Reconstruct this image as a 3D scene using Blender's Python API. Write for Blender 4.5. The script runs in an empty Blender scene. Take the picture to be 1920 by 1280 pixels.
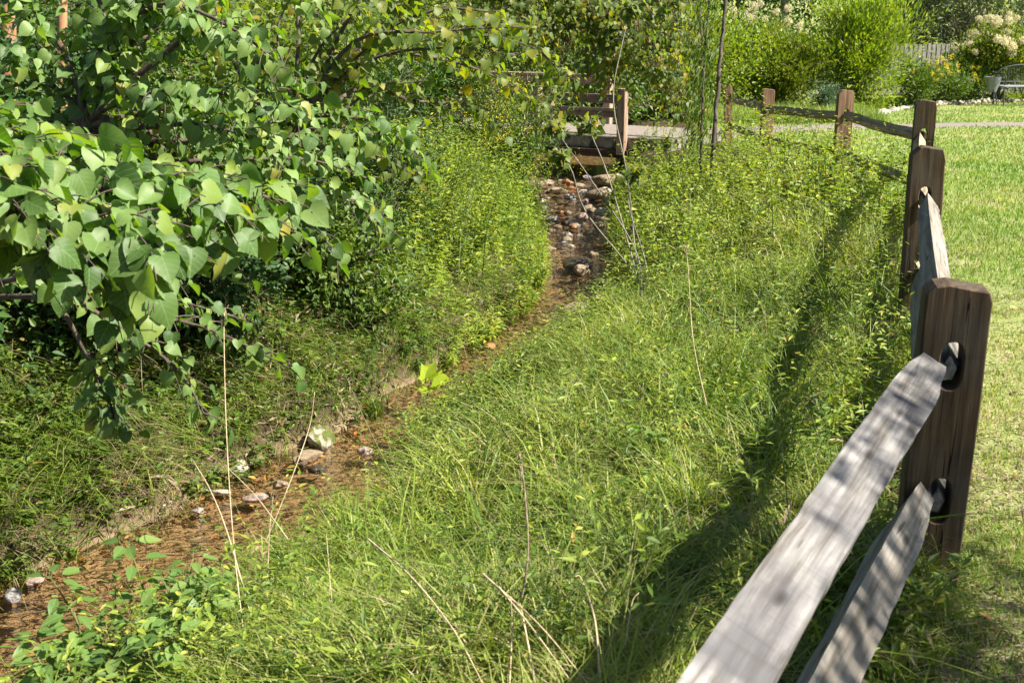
import bpy, bmesh, math, random
import numpy as np
from mathutils import Vector, Matrix, noise
from mathutils.geometry import delaunay_2d_cdt

S = bpy.context.scene
RAD = math.radians
# ------------------------------------------------------------------ camera, sky, sun
CAM_H, PITCH, FPX = 1.6, 14.9, 2300.0
cd = bpy.data.cameras.new("camera"); cam = bpy.data.objects.new("camera", cd)
S.collection.objects.link(cam); S.camera = cam
cam.location = (0, 0, CAM_H); cam.rotation_euler = (RAD(90 - PITCH), 0, 0)
cd.sensor_width = 36; cd.lens = 36 * FPX / 1920; cd.clip_end = 400; cd.clip_start = 0.05
cd.dof.use_dof = True; cd.dof.focus_distance = 7.0; cd.dof.aperture_fstop = 9.0

SUN_EL, SUN_AZ = 45.0, -16.0          # azimuth of the sun measured from +X (right of the view)
sdir = Vector((math.cos(RAD(SUN_EL)) * math.cos(RAD(SUN_AZ)), math.cos(RAD(SUN_EL)) * math.sin(RAD(SUN_AZ)), math.sin(RAD(SUN_EL))))
w = bpy.data.worlds.new("World"); S.world = w; w.use_nodes = True
nt = w.node_tree; bg = nt.nodes["Background"]
sky = nt.nodes.new("ShaderNodeTexSky"); sky.sky_type = 'NISHITA'; sky.sun_disc = False
sky.sun_elevation = RAD(SUN_EL); sky.sun_rotation = RAD(90 - SUN_AZ)
nt.links.new(sky.outputs[0], bg.inputs[0]); bg.inputs[1].default_value = 0.05
sl = bpy.data.lights.new("sun", 'SUN'); sl.energy = 5.0; sl.angle = RAD(0.53); sl.color = (1, 0.94, 0.83)
so = bpy.data.objects.new("sun", sl); S.collection.objects.link(so)
so.rotation_euler = sdir.to_track_quat('Z', 'Y').to_euler()
S.view_settings.view_transform = 'Standard'; S.view_settings.look = 'None'
S.view_settings.exposure = 1.56; S.view_settings.gamma = 1.0
S.cycles.max_bounces = 7; S.cycles.diffuse_bounces = 2; S.cycles.transmission_bounces = 4
S.cycles.transparent_max_bounces = 6; S.cycles.sample_clamp_indirect = 6.0
S.cycles.use_denoising = True

rng = np.random.RandomState(7)
random.seed(7)
SD = np.array(sdir)

# ------------------------------------------------------------------ small helpers
cp, sp = math.cos(RAD(PITCH)), math.sin(RAD(PITCH))
def W(px, py, depth):
    """point seen at photo pixel (px,py) at a depth along the view axis"""
    a = (px - 960) / FPX * depth; b = (640 - py) / FPX * depth
    return np.array([a, cp * depth + sp * b, CAM_H - sp * depth + cp * b])

def tag(o, label=None, cat=None, group=None, kind=None):
    if label: o["label"] = label
    if cat: o["category"] = cat
    if group: o["group"] = group
    if kind: o["kind"] = kind
    return o
def empty(name, loc, label, cat, group=None, rz=0.0):
    o = bpy.data.objects.new(name, None); S.collection.objects.link(o)
    o.location = loc; o.rotation_euler = (0, 0, rz); o.empty_display_size = 0.1
    return tag(o, label, cat, group)

class Buf:
    """collects geometry (numpy) and builds ONE mesh object"""
    def __init__(s): s.v = []; s.f = []; s.a = []; s.n = 0; s.mi = []
    def add(s, verts, faces, attr=None, mat=0):
        """faces: list of (m,k) int arrays"""
        verts = np.asarray(verts, float).reshape(-1, 3)
        if isinstance(faces, np.ndarray): faces = [faces]
        for f in faces:
            if len(f): s.f.append(np.asarray(f, np.int64) + s.n); s.mi.append(mat)
        s.v.append(verts)
        s.a.append(np.zeros((len(verts), 3)) if attr is None else np.asarray(attr, float))
        s.n += len(verts)
    def build(s, name, mats, parent=None, origin=None, smooth=False):
        V = np.concatenate(s.v); A = np.concatenate(s.a)
        if origin is not None: V = V - np.asarray(origin, float)
        me = bpy.data.meshes.new(name)
        me.vertices.add(len(V)); me.vertices.foreach_set("co", V.astype(np.float32).ravel())
        sizes = np.concatenate([np.full(len(f), f.shape[1]) for f in s.f])
        idx = np.concatenate([f.ravel() for f in s.f])
        mi = np.concatenate([np.full(len(f), m) for f, m in zip(s.f, s.mi)])
        me.loops.add(len(idx)); me.loops.foreach_set("vertex_index", idx.astype(np.int32))
        me.polygons.add(len(sizes))
        st = np.concatenate([[0], np.cumsum(sizes)[:-1]])
        me.polygons.foreach_set("loop_start", st.astype(np.int32))
        if mi.any(): me.polygons.foreach_set("material_index", mi.astype(np.int32))
        me.polygons.foreach_set("use_smooth", np.full(len(sizes), smooth, bool))
        at = me.attributes.new("luv", 'FLOAT_VECTOR', 'POINT'); at.data.foreach_set("vector", A.astype(np.float32).ravel())
        me.update(calc_edges=True)
        if not isinstance(mats, (list, tuple)): mats = [mats]
        for m in mats: me.materials.append(m)
        o = bpy.data.objects.new(name, me); S.collection.objects.link(o)
        if origin is not None: o.location = tuple(origin) if parent is None else (0, 0, 0)
        if parent is not None:
            o.parent = parent
            if origin is None: o.location = tuple(-Vector(parent.location))
        return o

def nrmz(a): return a / np.maximum(np.linalg.norm(a, axis=-1, keepdims=True), 1e-9)

def tube(pts, radii, sides=6, cap=True):
    pts = np.asarray(pts, float); n = len(pts)
    radii = np.broadcast_to(np.asarray(radii, float), (n,))
    t = nrmz(np.gradient(pts, axis=0))
    ref = np.array([0, 0, 1.0]) if abs(t[0][2]) < 0.9 else np.array([1.0, 0, 0])
    a = nrmz(np.cross(t, ref)); b = np.cross(t, a)
    an = np.linspace(0, 2 * np.pi, sides, endpoint=False)
    V = pts[:, None] + radii[:, None, None] * (np.cos(an)[None, :, None] * a[:, None] + np.sin(an)[None, :, None] * b[:, None])
    i = np.arange(n - 1)[:, None] * sides; j = np.arange(sides)[None]; k = (j + 1) % sides
    F = np.stack([i + j, i + k, i + sides + k, i + sides + j], -1).reshape(-1, 4)
    A = np.zeros((n * sides, 3)); A[:, 0] = np.tile(an / 6.283, n); A[:, 1] = np.repeat(np.linspace(0, 1, n), sides)
    V = V.reshape(-1, 3); fs = [F]
    if cap:
        fs.append(np.array([[(n - 1) * sides + q for q in range(sides)]]))
    return V, fs, A
def curve(ctrl, n):
    """Catmull-Rom through control points"""
    P = np.asarray(ctrl, float)
    if len(P) == 2: return P[0] + np.linspace(0, 1, n)[:, None] * (P[1] - P[0])
    P = np.vstack([2 * P[0] - P[1], P, 2 * P[-1] - P[-2]]); m = len(P) - 3
    u = np.linspace(0, m - 1e-6, n); i = u.astype(int); t = (u - i)[:, None]
    p0, p1, p2, p3 = P[i], P[i + 1], P[i + 2], P[i + 3]
    return 0.5 * (2 * p1 + (p2 - p0) * t + (2 * p0 - 5 * p1 + 4 * p2 - p3) * t ** 2 + (3 * p1 - p0 - 3 * p2 + p3) * t ** 3)

# leaf templates: verts (x across, y along, z normal), faces
def heart(n_out=7, fold=0.22, droop=0.3):
    half = [(0.0, 0.02), (0.2, -0.08), (0.42, 0.0), (0.53, 0.22), (0.5, 0.45), (0.36, 0.68), (0.17, 0.86), (0.0, 1.04)]
    if n_out < 7: half = [(0.0, 0.02), (0.3, -0.07), (0.53, 0.22), (0.45, 0.55), (0.0, 1.04)]
    mid = [(0, 0.3), (0, 0.62)]
    R = half[1:-1]; m = len(R)
    V = [half[0]] + R + [half[-1]] + [(-x, y) for x, y in R] + mid
    i0, iT, iM = 0, m + 1, 2 * m + 2
    F = []
    for off in (1, m + 2):
        ring = [i0] + list(range(off, off + m)) + [iT]
        for a, b in zip(ring[:-1], ring[1:]):
            ym = 0.5 * (V[a][1] + V[b][1]); c = iM if ym < 0.5 else iM + 1
            F.append((a, b, c) if off == 1 else (b, a, c))
        sw = next(q for q in range(len(ring) - 1) if 0.5 * (V[ring[q]][1] + V[ring[q + 1]][1]) >= 0.5)
        F.append((iM, ring[sw], iM + 1) if off == 1 else (ring[sw], iM, iM + 1))
    V = np.array([(x, y, fold * abs(x) * 1.0 - droop * y * y + 0.05 * math.sin(7 * y) * abs(x) * 2) for x, y in V])
    return V, np.array(F)
def lance(wd=0.2, fold=0.06, droop=0.18):
    V = np.array([(0, 0, 0), (wd / 2, .4, fold - droop * .16), (0, .45, -droop * .2), (-wd / 2, .4, fold - droop * .16), (0, 1, -droop)])
    return V, np.array([(0, 1, 2), (0, 2, 3), (2, 1, 4), (3, 2, 4)])
def ovate(wd=0.5, fold=0.1, droop=0.2):
    h = [(0, 0), (wd * .38, .15), (wd * .5, .38), (wd * .32, .7), (0, 1)]
    V = [(x, y, fold * x * 2 - droop * y * y) for x, y in h] + [(-x, y, fold * x * 2 - droop * y * y) for x, y in h[1:4]]
    return np.array(V), np.array([(0, 1, 2), (0, 2, 4), (2, 3, 4), (0, 6, 5), (0, 4, 6), (6, 4, 7)])
def quad(wd=0.45, fold=0.1):
    return np.array([(0, 0, 0), (wd / 2, .45, fold), (0, 1, 0), (-wd / 2, .45, fold)]), np.array([(0, 1, 2), (0, 2, 3)])
HEART, HEART_LO, LANCE, OVATE, QUAD, NARROW = heart(), heart(4), lance(), ovate(), quad(), quad(.2)
HC1, HC2 = heart(fold=.55, droop=.1), heart(fold=-.15, droop=.55)
LN = quad(.26, .05); LW = lance(.3)

def leaves(buf, T, P, D, N, size, rnd=None, mat=0):
    P = np.asarray(P, float); n = len(P)
    if n == 0: return
    tv, tf = T; k = len(tv)
    D = nrmz(D); N = nrmz(N - (N * D).sum(1, keepdims=True) * D); X = np.cross(D, N)
    s = np.broadcast_to(np.asarray(size, float), (n,))[:, None, None]
    V = P[:, None] + s * (tv[None, :, 0:1] * X[:, None] + tv[None, :, 1:2] * D[:, None] + tv[None, :, 2:3] * N[:, None])
    F = tf[None] + (np.arange(n) * k)[:, None, None]
    if rnd is None: rnd = rng.rand(n)
    A = np.empty((n, k, 3)); A[:, :, 0] = tv[None, :, 0]; A[:, :, 1] = tv[None, :, 1]; A[:, :, 2] = rnd[:, None]
    buf.add(V.reshape(-1, 3), F.reshape(-1, tf.shape[1]), A.reshape(-1, 3), mat)

def blades(buf, P, az, h, bend, width, rnd=None, segs=3, mat=0, upv=None):
    """curved tapering strips (grass, stems)"""
    P = np.asarray(P, float); n = len(P)
    if n == 0: return
    t = np.linspace(0, 1, segs + 1)
    hd = np.stack([np.cos(az), np.sin(az), np.zeros(n)], 1)
    h = np.broadcast_to(np.asarray(h, float), (n,)); bend = np.broadcast_to(np.asarray(bend, float), (n,)); width = np.broadcast_to(np.asarray(width, float), (n,))
    up = np.array([0, 0, 1.0])
    C = P[:, None] + (h[:, None] * (t[None] - 0.45 * bend[:, None] * t[None] ** 2.2))[..., None] * up + (h * bend)[:, None, None] * (t ** 1.9)[None, :, None] * hd[:, None]
    tw = az + np.pi / 2 + rng.uniform(-1.0, 1.0, n)
    wd = np.stack([np.cos(tw), np.sin(tw), np.zeros(n)], 1)
    prof = np.maximum(1 - t ** 2.2, 0.0)[:-1]
    L = C[:, :-1] - 0.5 * (width[:, None] * prof)[..., None] * wd[:, None]
    R = C[:, :-1] + 0.5 * (width[:, None] * prof)[..., None] * wd[:, None]
    V = np.concatenate([np.stack([L, R], 2).reshape(n, -1, 3), C[:, -1:]], 1); k = V.shape[1]
    q = np.array([(2 * i, 2 * i + 1, 2 * i + 3, 2 * i + 2) for i in range(segs - 1)]).reshape(-1, 4)
    tr = np.array([(2 * segs - 2, 2 * segs - 1, 2 * segs)])
    o = (np.arange(n) * k)[:, None, None]
    if rnd is None: rnd = rng.rand(n)
    A = np.zeros((n, k, 3)); A[:, :, 1] = np.concatenate([np.repeat(t[:-1], 2), [1]])[None]; A[:, :, 2] = rnd[:, None]
    fs = [(tr[None] + o).reshape(-1, 3)]
    if segs > 1: fs.append((q[None] + o).reshape(-1, 4))
    buf.add(V.reshape(-1, 3), fs, A.reshape(-1, 3), mat)

def rdir(n, zs=1.0):
    v = rng.normal(size=(n, 3)); v[:, 2] *= zs; return nrmz(v)

def box_bm(bm, x0, x1, y0, y1, z0, z1, M=None):
    vs = [bm.verts.new((x, y, z)) for z in (z0, z1) for y in (y0, y1) for x in (x0, x1)]
    for f in ((0, 2, 3, 1), (4, 5, 7, 6), (0, 1, 5, 4), (1, 3, 7, 5), (3, 2, 6, 7), (2, 0, 4, 6)): bm.faces.new([vs[i] for i in f])
    if M is not None:
        for v in vs: v.co = M @ v.co
    return vs
def bm_obj(name, bm, mat, parent=None, bevel=0, smooth=False):
    if bevel: bmesh.ops.bevel(bm, geom=list(bm.edges), offset=bevel, segments=1, affect='EDGES')
    me = bpy.data.meshes.new(name); bm.to_mesh(me); bm.free()
    for p in me.polygons: p.use_smooth = smooth
    me.materials.append(mat)
    o = bpy.data.objects.new(name, me); S.collection.objects.link(o); o.parent = parent
    return o

# ------------------------------------------------------------------ materials
def new_mat(name):
    m = bpy.data.materials.new(name); m.use_nodes = True
    return m, m.node_tree, m.node_tree.nodes, m.node_tree.links, m.node_tree.nodes["Principled BSDF"]
def ramp(nd, stops):
    r = nd.new("ShaderNodeValToRGB"); e = r.color_ramp.elements
    while len(e) > 1: e.remove(e[-1])
    e[0].position, e[0].color = stops[0][0], (*stops[0][1], 1)
    for p, c in stops[1:]:
        q = e.new(p); q.color = (*c, 1)
    return r
def math_node(nd, lk, op, a, b=None, c=None):
    n = nd.new("ShaderNodeMath"); n.operation = op
    for i, v in enumerate((a, b, c)):
        if v is None: continue
        if isinstance(v, (int, float)): n.inputs[i].default_value = v
        else: lk.new(v, n.inputs[i])
    return n.outputs[0]
def mixcol(nd, lk, f, a, b, typ='MIX'):
    n = nd.new("ShaderNodeMix"); n.data_type = 'RGBA'; n.blend_type = typ
    for s, v in ((0, f), (6, a), (7, b)):
        if isinstance(v, (int, float)): n.inputs[s].default_value = v
        elif isinstance(v, tuple): n.inputs[s].default_value = (*v, 1)
        else: lk.new(v, n.inputs[s])
    return n.outputs[2]
def leaf_mat(name, stops, trans=0.4, tcol=(1.25, 1.3, 0.35), rough=0.5, spec=0.35, veins=False, holes=False, back=1.0):
    m, t, nd, lk, b = new_mat(name)
    at = nd.new("ShaderNodeAttribute"); at.attribute_name = "luv"
    sx = nd.new("ShaderNodeSeparateXYZ"); lk.new(at.outputs["Vector"], sx.inputs[0])
    stops = [(p_, tuple(q_ * .86 for q_ in c_)) for p_, c_ in stops]
    r = ramp(nd, stops); lk.new(sx.outputs[2], r.inputs[0]); col = r.outputs[0]
    ge = nd.new("ShaderNodeNewGeometry")
    ns = nd.new("ShaderNodeTexNoise"); ns.inputs["Scale"].default_value = 3.0; lk.new(ge.outputs["Position"], ns.inputs["Vector"])
    v = math_node(nd, lk, 'MULTIPLY_ADD', ns.outputs[0], 0.9, 0.55)
    cc = nd.new("ShaderNodeCombineColor"); [lk.new(v, cc.inputs[i]) for i in range(3)]
    col = mixcol(nd, lk, 0.8, col, cc.outputs[0], 'MULTIPLY')
    if veins:
        ax = math_node(nd, lk, 'ABSOLUTE', sx.outputs[0])
        mid = math_node(nd, lk, 'LESS_THAN', ax, 0.014)
        ph = math_node(nd, lk, 'SUBTRACT', sx.outputs[1], math_node(nd, lk, 'MULTIPLY', ax, 0.75))
        fr = math_node(nd, lk, 'FRACT', math_node(nd, lk, 'MULTIPLY', ph, 5.0))
        sv = math_node(nd, lk, 'LESS_THAN', math_node(nd, lk, 'ABSOLUTE', math_node(nd, lk, 'SUBTRACT', fr, 0.5)), 0.06)
        vm = math_node(nd, lk, 'MAXIMUM', mid, math_node(nd, lk, 'MULTIPLY', sv, 0.55))
        col = mixcol(nd, lk, math_node(nd, lk, 'MULTIPLY', vm, 0.55), col, (0.23, 0.33, 0.14))
        sn = nd.new("ShaderNodeTexNoise"); sn.inputs["Scale"].default_value = 55.0; lk.new(ge.outputs["Position"], sn.inputs["Vector"])
        spt = math_node(nd, lk, 'GREATER_THAN', sn.outputs[0], 0.73)
        col = mixcol(nd, lk, math_node(nd, lk, 'MULTIPLY', spt, 0.8), col, (0.13, 0.085, 0.03))
        bp = nd.new("ShaderNodeBump"); bp.inputs["Strength"].default_value = 0.35; bp.inputs["Distance"].default_value = 0.003
        lk.new(vm, bp.inputs["Height"]); bp.invert = True; lk.new(bp.outputs[0], b.inputs["Normal"])
    lk.new(col, b.inputs["Base Color"]); b.inputs["Roughness"].default_value = rough; b.inputs["Specular IOR Level"].default_value = spec
    tr = nd.new("ShaderNodeBsdfTranslucent"); lk.new(mixcol(nd, lk, 1.0, col, tuple(tcol), 'MULTIPLY'), tr.inputs[0])
    mx = nd.new("ShaderNodeMixShader"); mx.inputs[0].default_value = trans
    lk.new(b.outputs[0], mx.inputs[1]); lk.new(tr.outputs[0], mx.inputs[2])
    out = nd["Material Output"]; lk.new(mx.outputs[0], out.inputs[0])
    if holes:
        hn = nd.new("ShaderNodeTexNoise"); hn.inputs["Scale"].default_value = 48.0; lk.new(ge.outputs["Position"], hn.inputs["Vector"])
        hole = math_node(nd, lk, 'GREATER_THAN', hn.outputs[0], 0.735)
        tp = nd.new("ShaderNodeBsdfTransparent"); m2 = nd.new("ShaderNodeMixShader")
        lk.new(hole, m2.inputs[0]); lk.new(mx.outputs[0], m2.inputs[1]); lk.new(tp.outputs[0], m2.inputs[2]); lk.new(m2.outputs[0], out.inputs[0])
    return m
def bark_mat(name, c1, c2, scale=30):
    m, t, nd, lk, b = new_mat(name)
    tc = nd.new("ShaderNodeTexCoord"); mp = nd.new("ShaderNodeMapping"); mp.inputs["Scale"].default_value = (1, 1, .25)
    lk.new(tc.outputs["Object"], mp.inputs[0])
    n = nd.new("ShaderNodeTexNoise"); n.inputs["Scale"].default_value = scale; n.inputs["Detail"].default_value = 6; lk.new(mp.outputs[0], n.inputs["Vector"])
    r = ramp(nd, [(0.3, c1), (0.7, c2)]); lk.new(n.outputs[0], r.inputs[0]); lk.new(r.outputs[0], b.inputs["Base Color"])
    bp = nd.new("ShaderNodeBump"); bp.inputs["Strength"].default_value = .6; bp.inputs["Distance"].default_value = .01
    lk.new(n.outputs[0], bp.inputs["Height"]); lk.new(bp.outputs[0], b.inputs["Normal"]); b.inputs["Roughness"].default_value = .9
    return m
def wood_mat(name, c_dark, c_mid, c_light, axis=0, stain=None, stain_amt=0.5, grain=1.0, cracks=0.5):
    """axis: grain direction in object space"""
    m, t, nd, lk, b = new_mat(name)
    tc = nd.new("ShaderNodeTexCoord"); mp = nd.new("ShaderNodeMapping")
    sc = [45.0] * 3; sc[axis] = 2.2; mp.inputs["Scale"].default_value = [q * grain for q in sc]; lk.new(tc.outputs["Object"], mp.inputs[0])
    oi = nd.new("ShaderNodeObjectInfo"); cb = nd.new("ShaderNodeCombineXYZ")
    rr = math_node(nd, lk, 'MULTIPLY', oi.outputs["Random"], 37.0); [lk.new(rr, cb.inputs[i]) for i in range(3)]
    lk.new(cb.outputs[0], mp.inputs["Location"])
    n1 = nd.new("ShaderNodeTexNoise"); n1.inputs["Scale"].default_value = 1; n1.inputs["Detail"].default_value = 7; n1.inputs["Roughness"].default_value = .65
    n1.inputs["Distortion"].default_value = .3; lk.new(mp.outputs[0], n1.inputs["Vector"])
    r1 = ramp(nd, [(0.36, c_dark), (0.48, c_mid), (0.62, c_light)]); lk.new(n1.outputs[0], r1.inputs[0]); col = r1.outputs[0]
    n2 = nd.new("ShaderNodeTexNoise"); n2.inputs["Scale"].default_value = 6.5; n2.inputs["Detail"].default_value = 4
    mp2 = nd.new("ShaderNodeMapping"); s2 = [1.0] * 3; s2[axis] = .8; mp2.inputs["Scale"].default_value = s2
    lk.new(tc.outputs["Object"], mp2.inputs[0]); lk.new(cb.outputs[0], mp2.inputs["Location"]); lk.new(mp2.outputs[0], n2.inputs["Vector"])
    if stain:
        f = nd.new("ShaderNodeMapRange"); f.inputs[1].default_value = .42; f.inputs[2].default_value = .62; f.inputs[4].default_value = stain_amt
        lk.new(n2.outputs[0], f.inputs[0]); col = mixcol(nd, lk, f.outputs[0], col, stain)
    # small checks and saw marks
    mp3 = nd.new("ShaderNodeMapping"); s3 = [60.0] * 3; s3[axis] = 5.0; mp3.inputs["Scale"].default_value = s3; lk.new(tc.outputs["Object"], mp3.inputs[0])
    n3 = nd.new("ShaderNodeTexNoise"); n3.inputs["Scale"].default_value = 1; n3.inputs["Detail"].default_value = 3; lk.new(mp3.outputs[0], n3.inputs["Vector"])
    ck = nd.new("ShaderNodeMapRange"); ck.inputs[1].default_value = .66; ck.inputs[2].default_value = .72; ck.inputs[4].default_value = cracks; lk.new(n3.outputs[0], ck.inputs[0])
    col = mixcol(nd, lk, ck.outputs[0], col, tuple(q * .3 for q in c_dark))
    mp4 = nd.new("ShaderNodeMapping"); s4 = [26.0] * 3; s4[axis] = .45; mp4.inputs["Scale"].default_value = s4; lk.new(tc.outputs["Object"], mp4.inputs[0]); lk.new(cb.outputs[0], mp4.inputs["Location"])
    n4 = nd.new("ShaderNodeTexNoise"); n4.inputs["Scale"].default_value = 1; n4.inputs["Detail"].default_value = 2; lk.new(mp4.outputs[0], n4.inputs["Vector"])
    cr4 = math_node(nd, lk, 'LESS_THAN', math_node(nd, lk, 'ABSOLUTE', math_node(nd, lk, 'SUBTRACT', n4.outputs[0], .56 if axis == 2 else 5.0)), .004)
    mp5 = nd.new("ShaderNodeMapping"); s5 = [9.0] * 3; s5[axis] = 3.2; mp5.inputs["Scale"].default_value = s5; lk.new(tc.outputs["Object"], mp5.inputs[0]); lk.new(cb.outputs[0], mp5.inputs["Location"])
    vo = nd.new("ShaderNodeTexVoronoi"); vo.inputs["Scale"].default_value = 1; lk.new(mp5.outputs[0], vo.inputs["Vector"])
    kn = nd.new("ShaderNodeMapRange"); kn.inputs[1].default_value = .13; kn.inputs[2].default_value = .05; kn.inputs[4].default_value = .85; lk.new(vo.outputs["Distance"], kn.inputs[0])
    mp6 = nd.new("ShaderNodeMapping"); s6 = [4.0] * 3; s6[axis] = 34.0; mp6.inputs["Scale"].default_value = s6; mp6.inputs["Rotation"].default_value = (.3, .25, .3); lk.new(tc.outputs["Object"], mp6.inputs[0])
    n6 = nd.new("ShaderNodeTexNoise"); n6.inputs["Scale"].default_value = 1; n6.inputs["Detail"].default_value = 3; lk.new(mp6.outputs[0], n6.inputs["Vector"])
    sw = nd.new("ShaderNodeMapRange"); sw.inputs[1].default_value = .55; sw.inputs[2].default_value = .75; sw.inputs[4].default_value = .4 if axis == 0 else .1; lk.new(n6.outputs[0], sw.inputs[0])
    col = mixcol(nd, lk, sw.outputs[0], col, tuple(q * .75 for q in c_dark))
    dk = math_node(nd, lk, 'MAXIMUM', cr4, kn.outputs[0]); col = mixcol(nd, lk, dk, col, tuple(q * .3 for q in c_dark))
    lk.new(col, b.inputs["Base Color"]); b.inputs["Roughness"].default_value = .82; b.inputs["Specular IOR Level"].default_value = .25
    h = math_node(nd, lk, 'SUBTRACT', n1.outputs[0], math_node(nd, lk, 'ADD', ck.outputs[0], math_node(nd, lk, 'ADD', cr4, math_node(nd, lk, 'MULTIPLY', sw.outputs[0], .8))))
    bp = nd.new("ShaderNodeBump"); bp.inputs["Strength"].default_value = .55; bp.inputs["Distance"].default_value = .004
    lk.new(h, bp.inputs["Height"]); lk.new(bp.outputs[0], b.inputs["Normal"])
    return m
def noise_mat(name, stops, scale=8, detail=8, rough=.9, bump=.5, bd=.02, spec=.3, second=None):
    m, t, nd, lk, b = new_mat(name)
    tc = nd.new("ShaderNodeTexCoord")
    n = nd.new("ShaderNodeTexNoise"); n.inputs["Scale"].default_value = scale; n.inputs["Detail"].default_value = detail; n.inputs["Roughness"].default_value = .65
    lk.new(tc.outputs["Object"], n.inputs["Vector"])
    r = ramp(nd, stops); lk.new(n.outputs[0], r.inputs[0]); col = r.outputs[0]
    if second:
        n2 = nd.new("ShaderNodeTexNoise"); n2.inputs["Scale"].default_value = second[1]; n2.inputs["Detail"].default_value = 5; lk.new(tc.outputs["Object"], n2.inputs["Vector"])
        f = nd.new("ShaderNodeMapRange"); f.inputs[1].default_value = second[2]; f.inputs[2].default_value = second[3]; lk.new(n2.outputs[0], f.inputs[0])
        col = mixcol(nd, lk, f.outputs[0], col, second[0])
    lk.new(col, b.inputs["Base Color"]); b.inputs["Roughness"].default_value = rough; b.inputs["Specular IOR Level"].default_value = spec
    bp = nd.new("ShaderNodeBump"); bp.inputs["Strength"].default_value = bump; bp.inputs["Distance"].default_value = bd
    lk.new(n.outputs[0], bp.inputs["Height"]); lk.new(bp.outputs[0], b.inputs["Normal"])
    return m

M = {}
M['redbud'] = leaf_mat("redbud_leaf", [(0, (.045, .10, .02)), (.35, (.11, .20, .045)), (.8, (.21, .31, .085)), (.97, (.23, .30, .05)), (1, (.30, .27, .05))],
                       trans=.36, tcol=(1.7, 1.9, .22), rough=.5, spec=.35, veins=True, holes=True)
M['redbud_far'] = leaf_mat("redbud_leaf_far", [(0, (.085, .15, .03)), (.4, (.13, .19, .035)), (.75, (.2, .25, .05)), (.93, (.26, .26, .03)), (1, (.36, .26, .03))],
                       trans=.52, tcol=(1.7, 1.75, .22), rough=.5, spec=.35)
M['pod'] = leaf_mat("seed_pod", [(0, (.14, .13, .03)), (1, (.22, .13, .04))], trans=.2)
M['green'] = leaf_mat("green_leaf", [(0, (.045, .10, .015)), (.5, (.085, .16, .02)), (.85, (.14, .21, .025)), (1, (.25, .2, .03))], trans=.33, tcol=(1.7, 1.7, .25))
M['dark'] = leaf_mat("dark_leaf", [(0, (.03, .075, .02)), (.6, (.05, .12, .028)), (1, (.085, .15, .03))], trans=.35)
M['lime'] = leaf_mat("lime_leaf", [(0, (.06, .12, .012)), (.45, (.19, .28, .028)), (.85, (.38, .45, .05)), (1, (.5, .44, .07))], trans=.4, tcol=(1.35, 1.45, .3))
M['yellowgreen'] = leaf_mat("yellow_green_leaf", [(0, (.1, .17, .02)), (.5, (.17, .24, .025)), (.9, (.25, .28, .03)), (1, (.36, .3, .03))], trans=.42, tcol=(1.3, 1.3, .3))
M['blue'] = leaf_mat("blue_leaf", [(0, (.06, .12, .08)), (1, (.13, .2, .14))], trans=.3)
M['olive'] = leaf_mat("olive_grey_leaf", [(0, (.05, .06, .025)), (.6, (.09, .10, .05)), (1, (.16, .15, .09))], trans=.25, tcol=(1, 1, .6))
M['weed'] = leaf_mat("weed_leaf", [(0, (.035, .08, .012)), (.4, (.10, .17, .02)), (.75, (.25, .32, .04)), (.95, (.42, .44, .08)), (1, (.40, .28, .07))], trans=.3, tcol=(1.8, 1.8, .25), rough=.5, spec=.3)
M['weedb'] = leaf_mat("tangle_leaf", [(0, (.04, .085, .015)), (.5, (.085, .15, .02)), (.85, (.17, .24, .03)), (.96, (.26, .28, .05)), (1, (.25, .15, .05))], trans=.33, tcol=(1.6, 1.6, .25))
M['seedling'] = leaf_mat("seedling_leaf", [(0, (.3, .42, .03)), (1, (.38, .48, .03))], trans=.45, tcol=(1.3, 1.3, .4), veins=True)
M['grass'] = leaf_mat("grass_blade", [(0, (.035, .085, .012)), (.35, (.10, .18, .02)), (.7, (.25, .33, .045)), (.86, (.34, .37, .09)), (1, (.46, .40, .22))], trans=.3, tcol=(1.7, 1.7, .25), rough=.5, spec=.3)
M['lawn'] = leaf_mat("lawn_blade", [(0, (.11, .23, .025)), (.55, (.21, .33, .045)), (.8, (.34, .38, .10)), (1, (.5, .43, .25))], trans=.4, tcol=(1.15, 1.2, .35), rough=.45, spec=.4)
M['straw'] = leaf_mat("dry_straw", [(0, (.20, .14, .075)), (.5, (.34, .26, .15)), (1, (.5, .42, .28))], trans=.25, tcol=(1, 1, .8), rough=.55)
M['deadleaf'] = leaf_mat("dead_leaf", [(0, (.10, .035, .015)), (.4, (.24, .09, .03)), (.8, (.36, .2, .09)), (1, (.5, .34, .08))], trans=.2, tcol=(1, .8, .5), rough=.5)
M['orangeleaf'] = leaf_mat("orange_wet_leaf", [(0, (.22, .055, .01)), (.6, (.42, .14, .02)), (1, (.5, .28, .06))], trans=.15, tcol=(1, .8, .5), rough=.3)
M['cream'] = leaf_mat("cream_petal", [(0, (.7, .62, .42)), (.6, (.85, .8, .55)), (.9, (.8, .78, .45)), (1, (.8, .5, .4))], trans=.35, tcol=(1, 1, .85), rough=.7)
M['yellow'] = leaf_mat("yellow_petal", [(0, (.7, .52, .02)), (1, (.85, .72, .08))], trans=.3, tcol=(1, 1, .7), rough=.6)
M['berry'] = leaf_mat("orange_berry", [(0, (.45, .09, .01)), (1, (.6, .25, .02))], trans=.1)
M['bark'] = bark_mat("dark_bark", (.035, .025, .018), (.12, .09, .065))
M['bark_grey'] = bark_mat("grey_bark", (.10, .085, .07), (.28, .25, .2))
M['bark_red'] = bark_mat("reddish_bark", (.22, .1, .045), (.5, .27, .13), 14)
M['stem'] = bark_mat("green_stem", (.07, .09, .025), (.15, .17, .05), 40)
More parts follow.
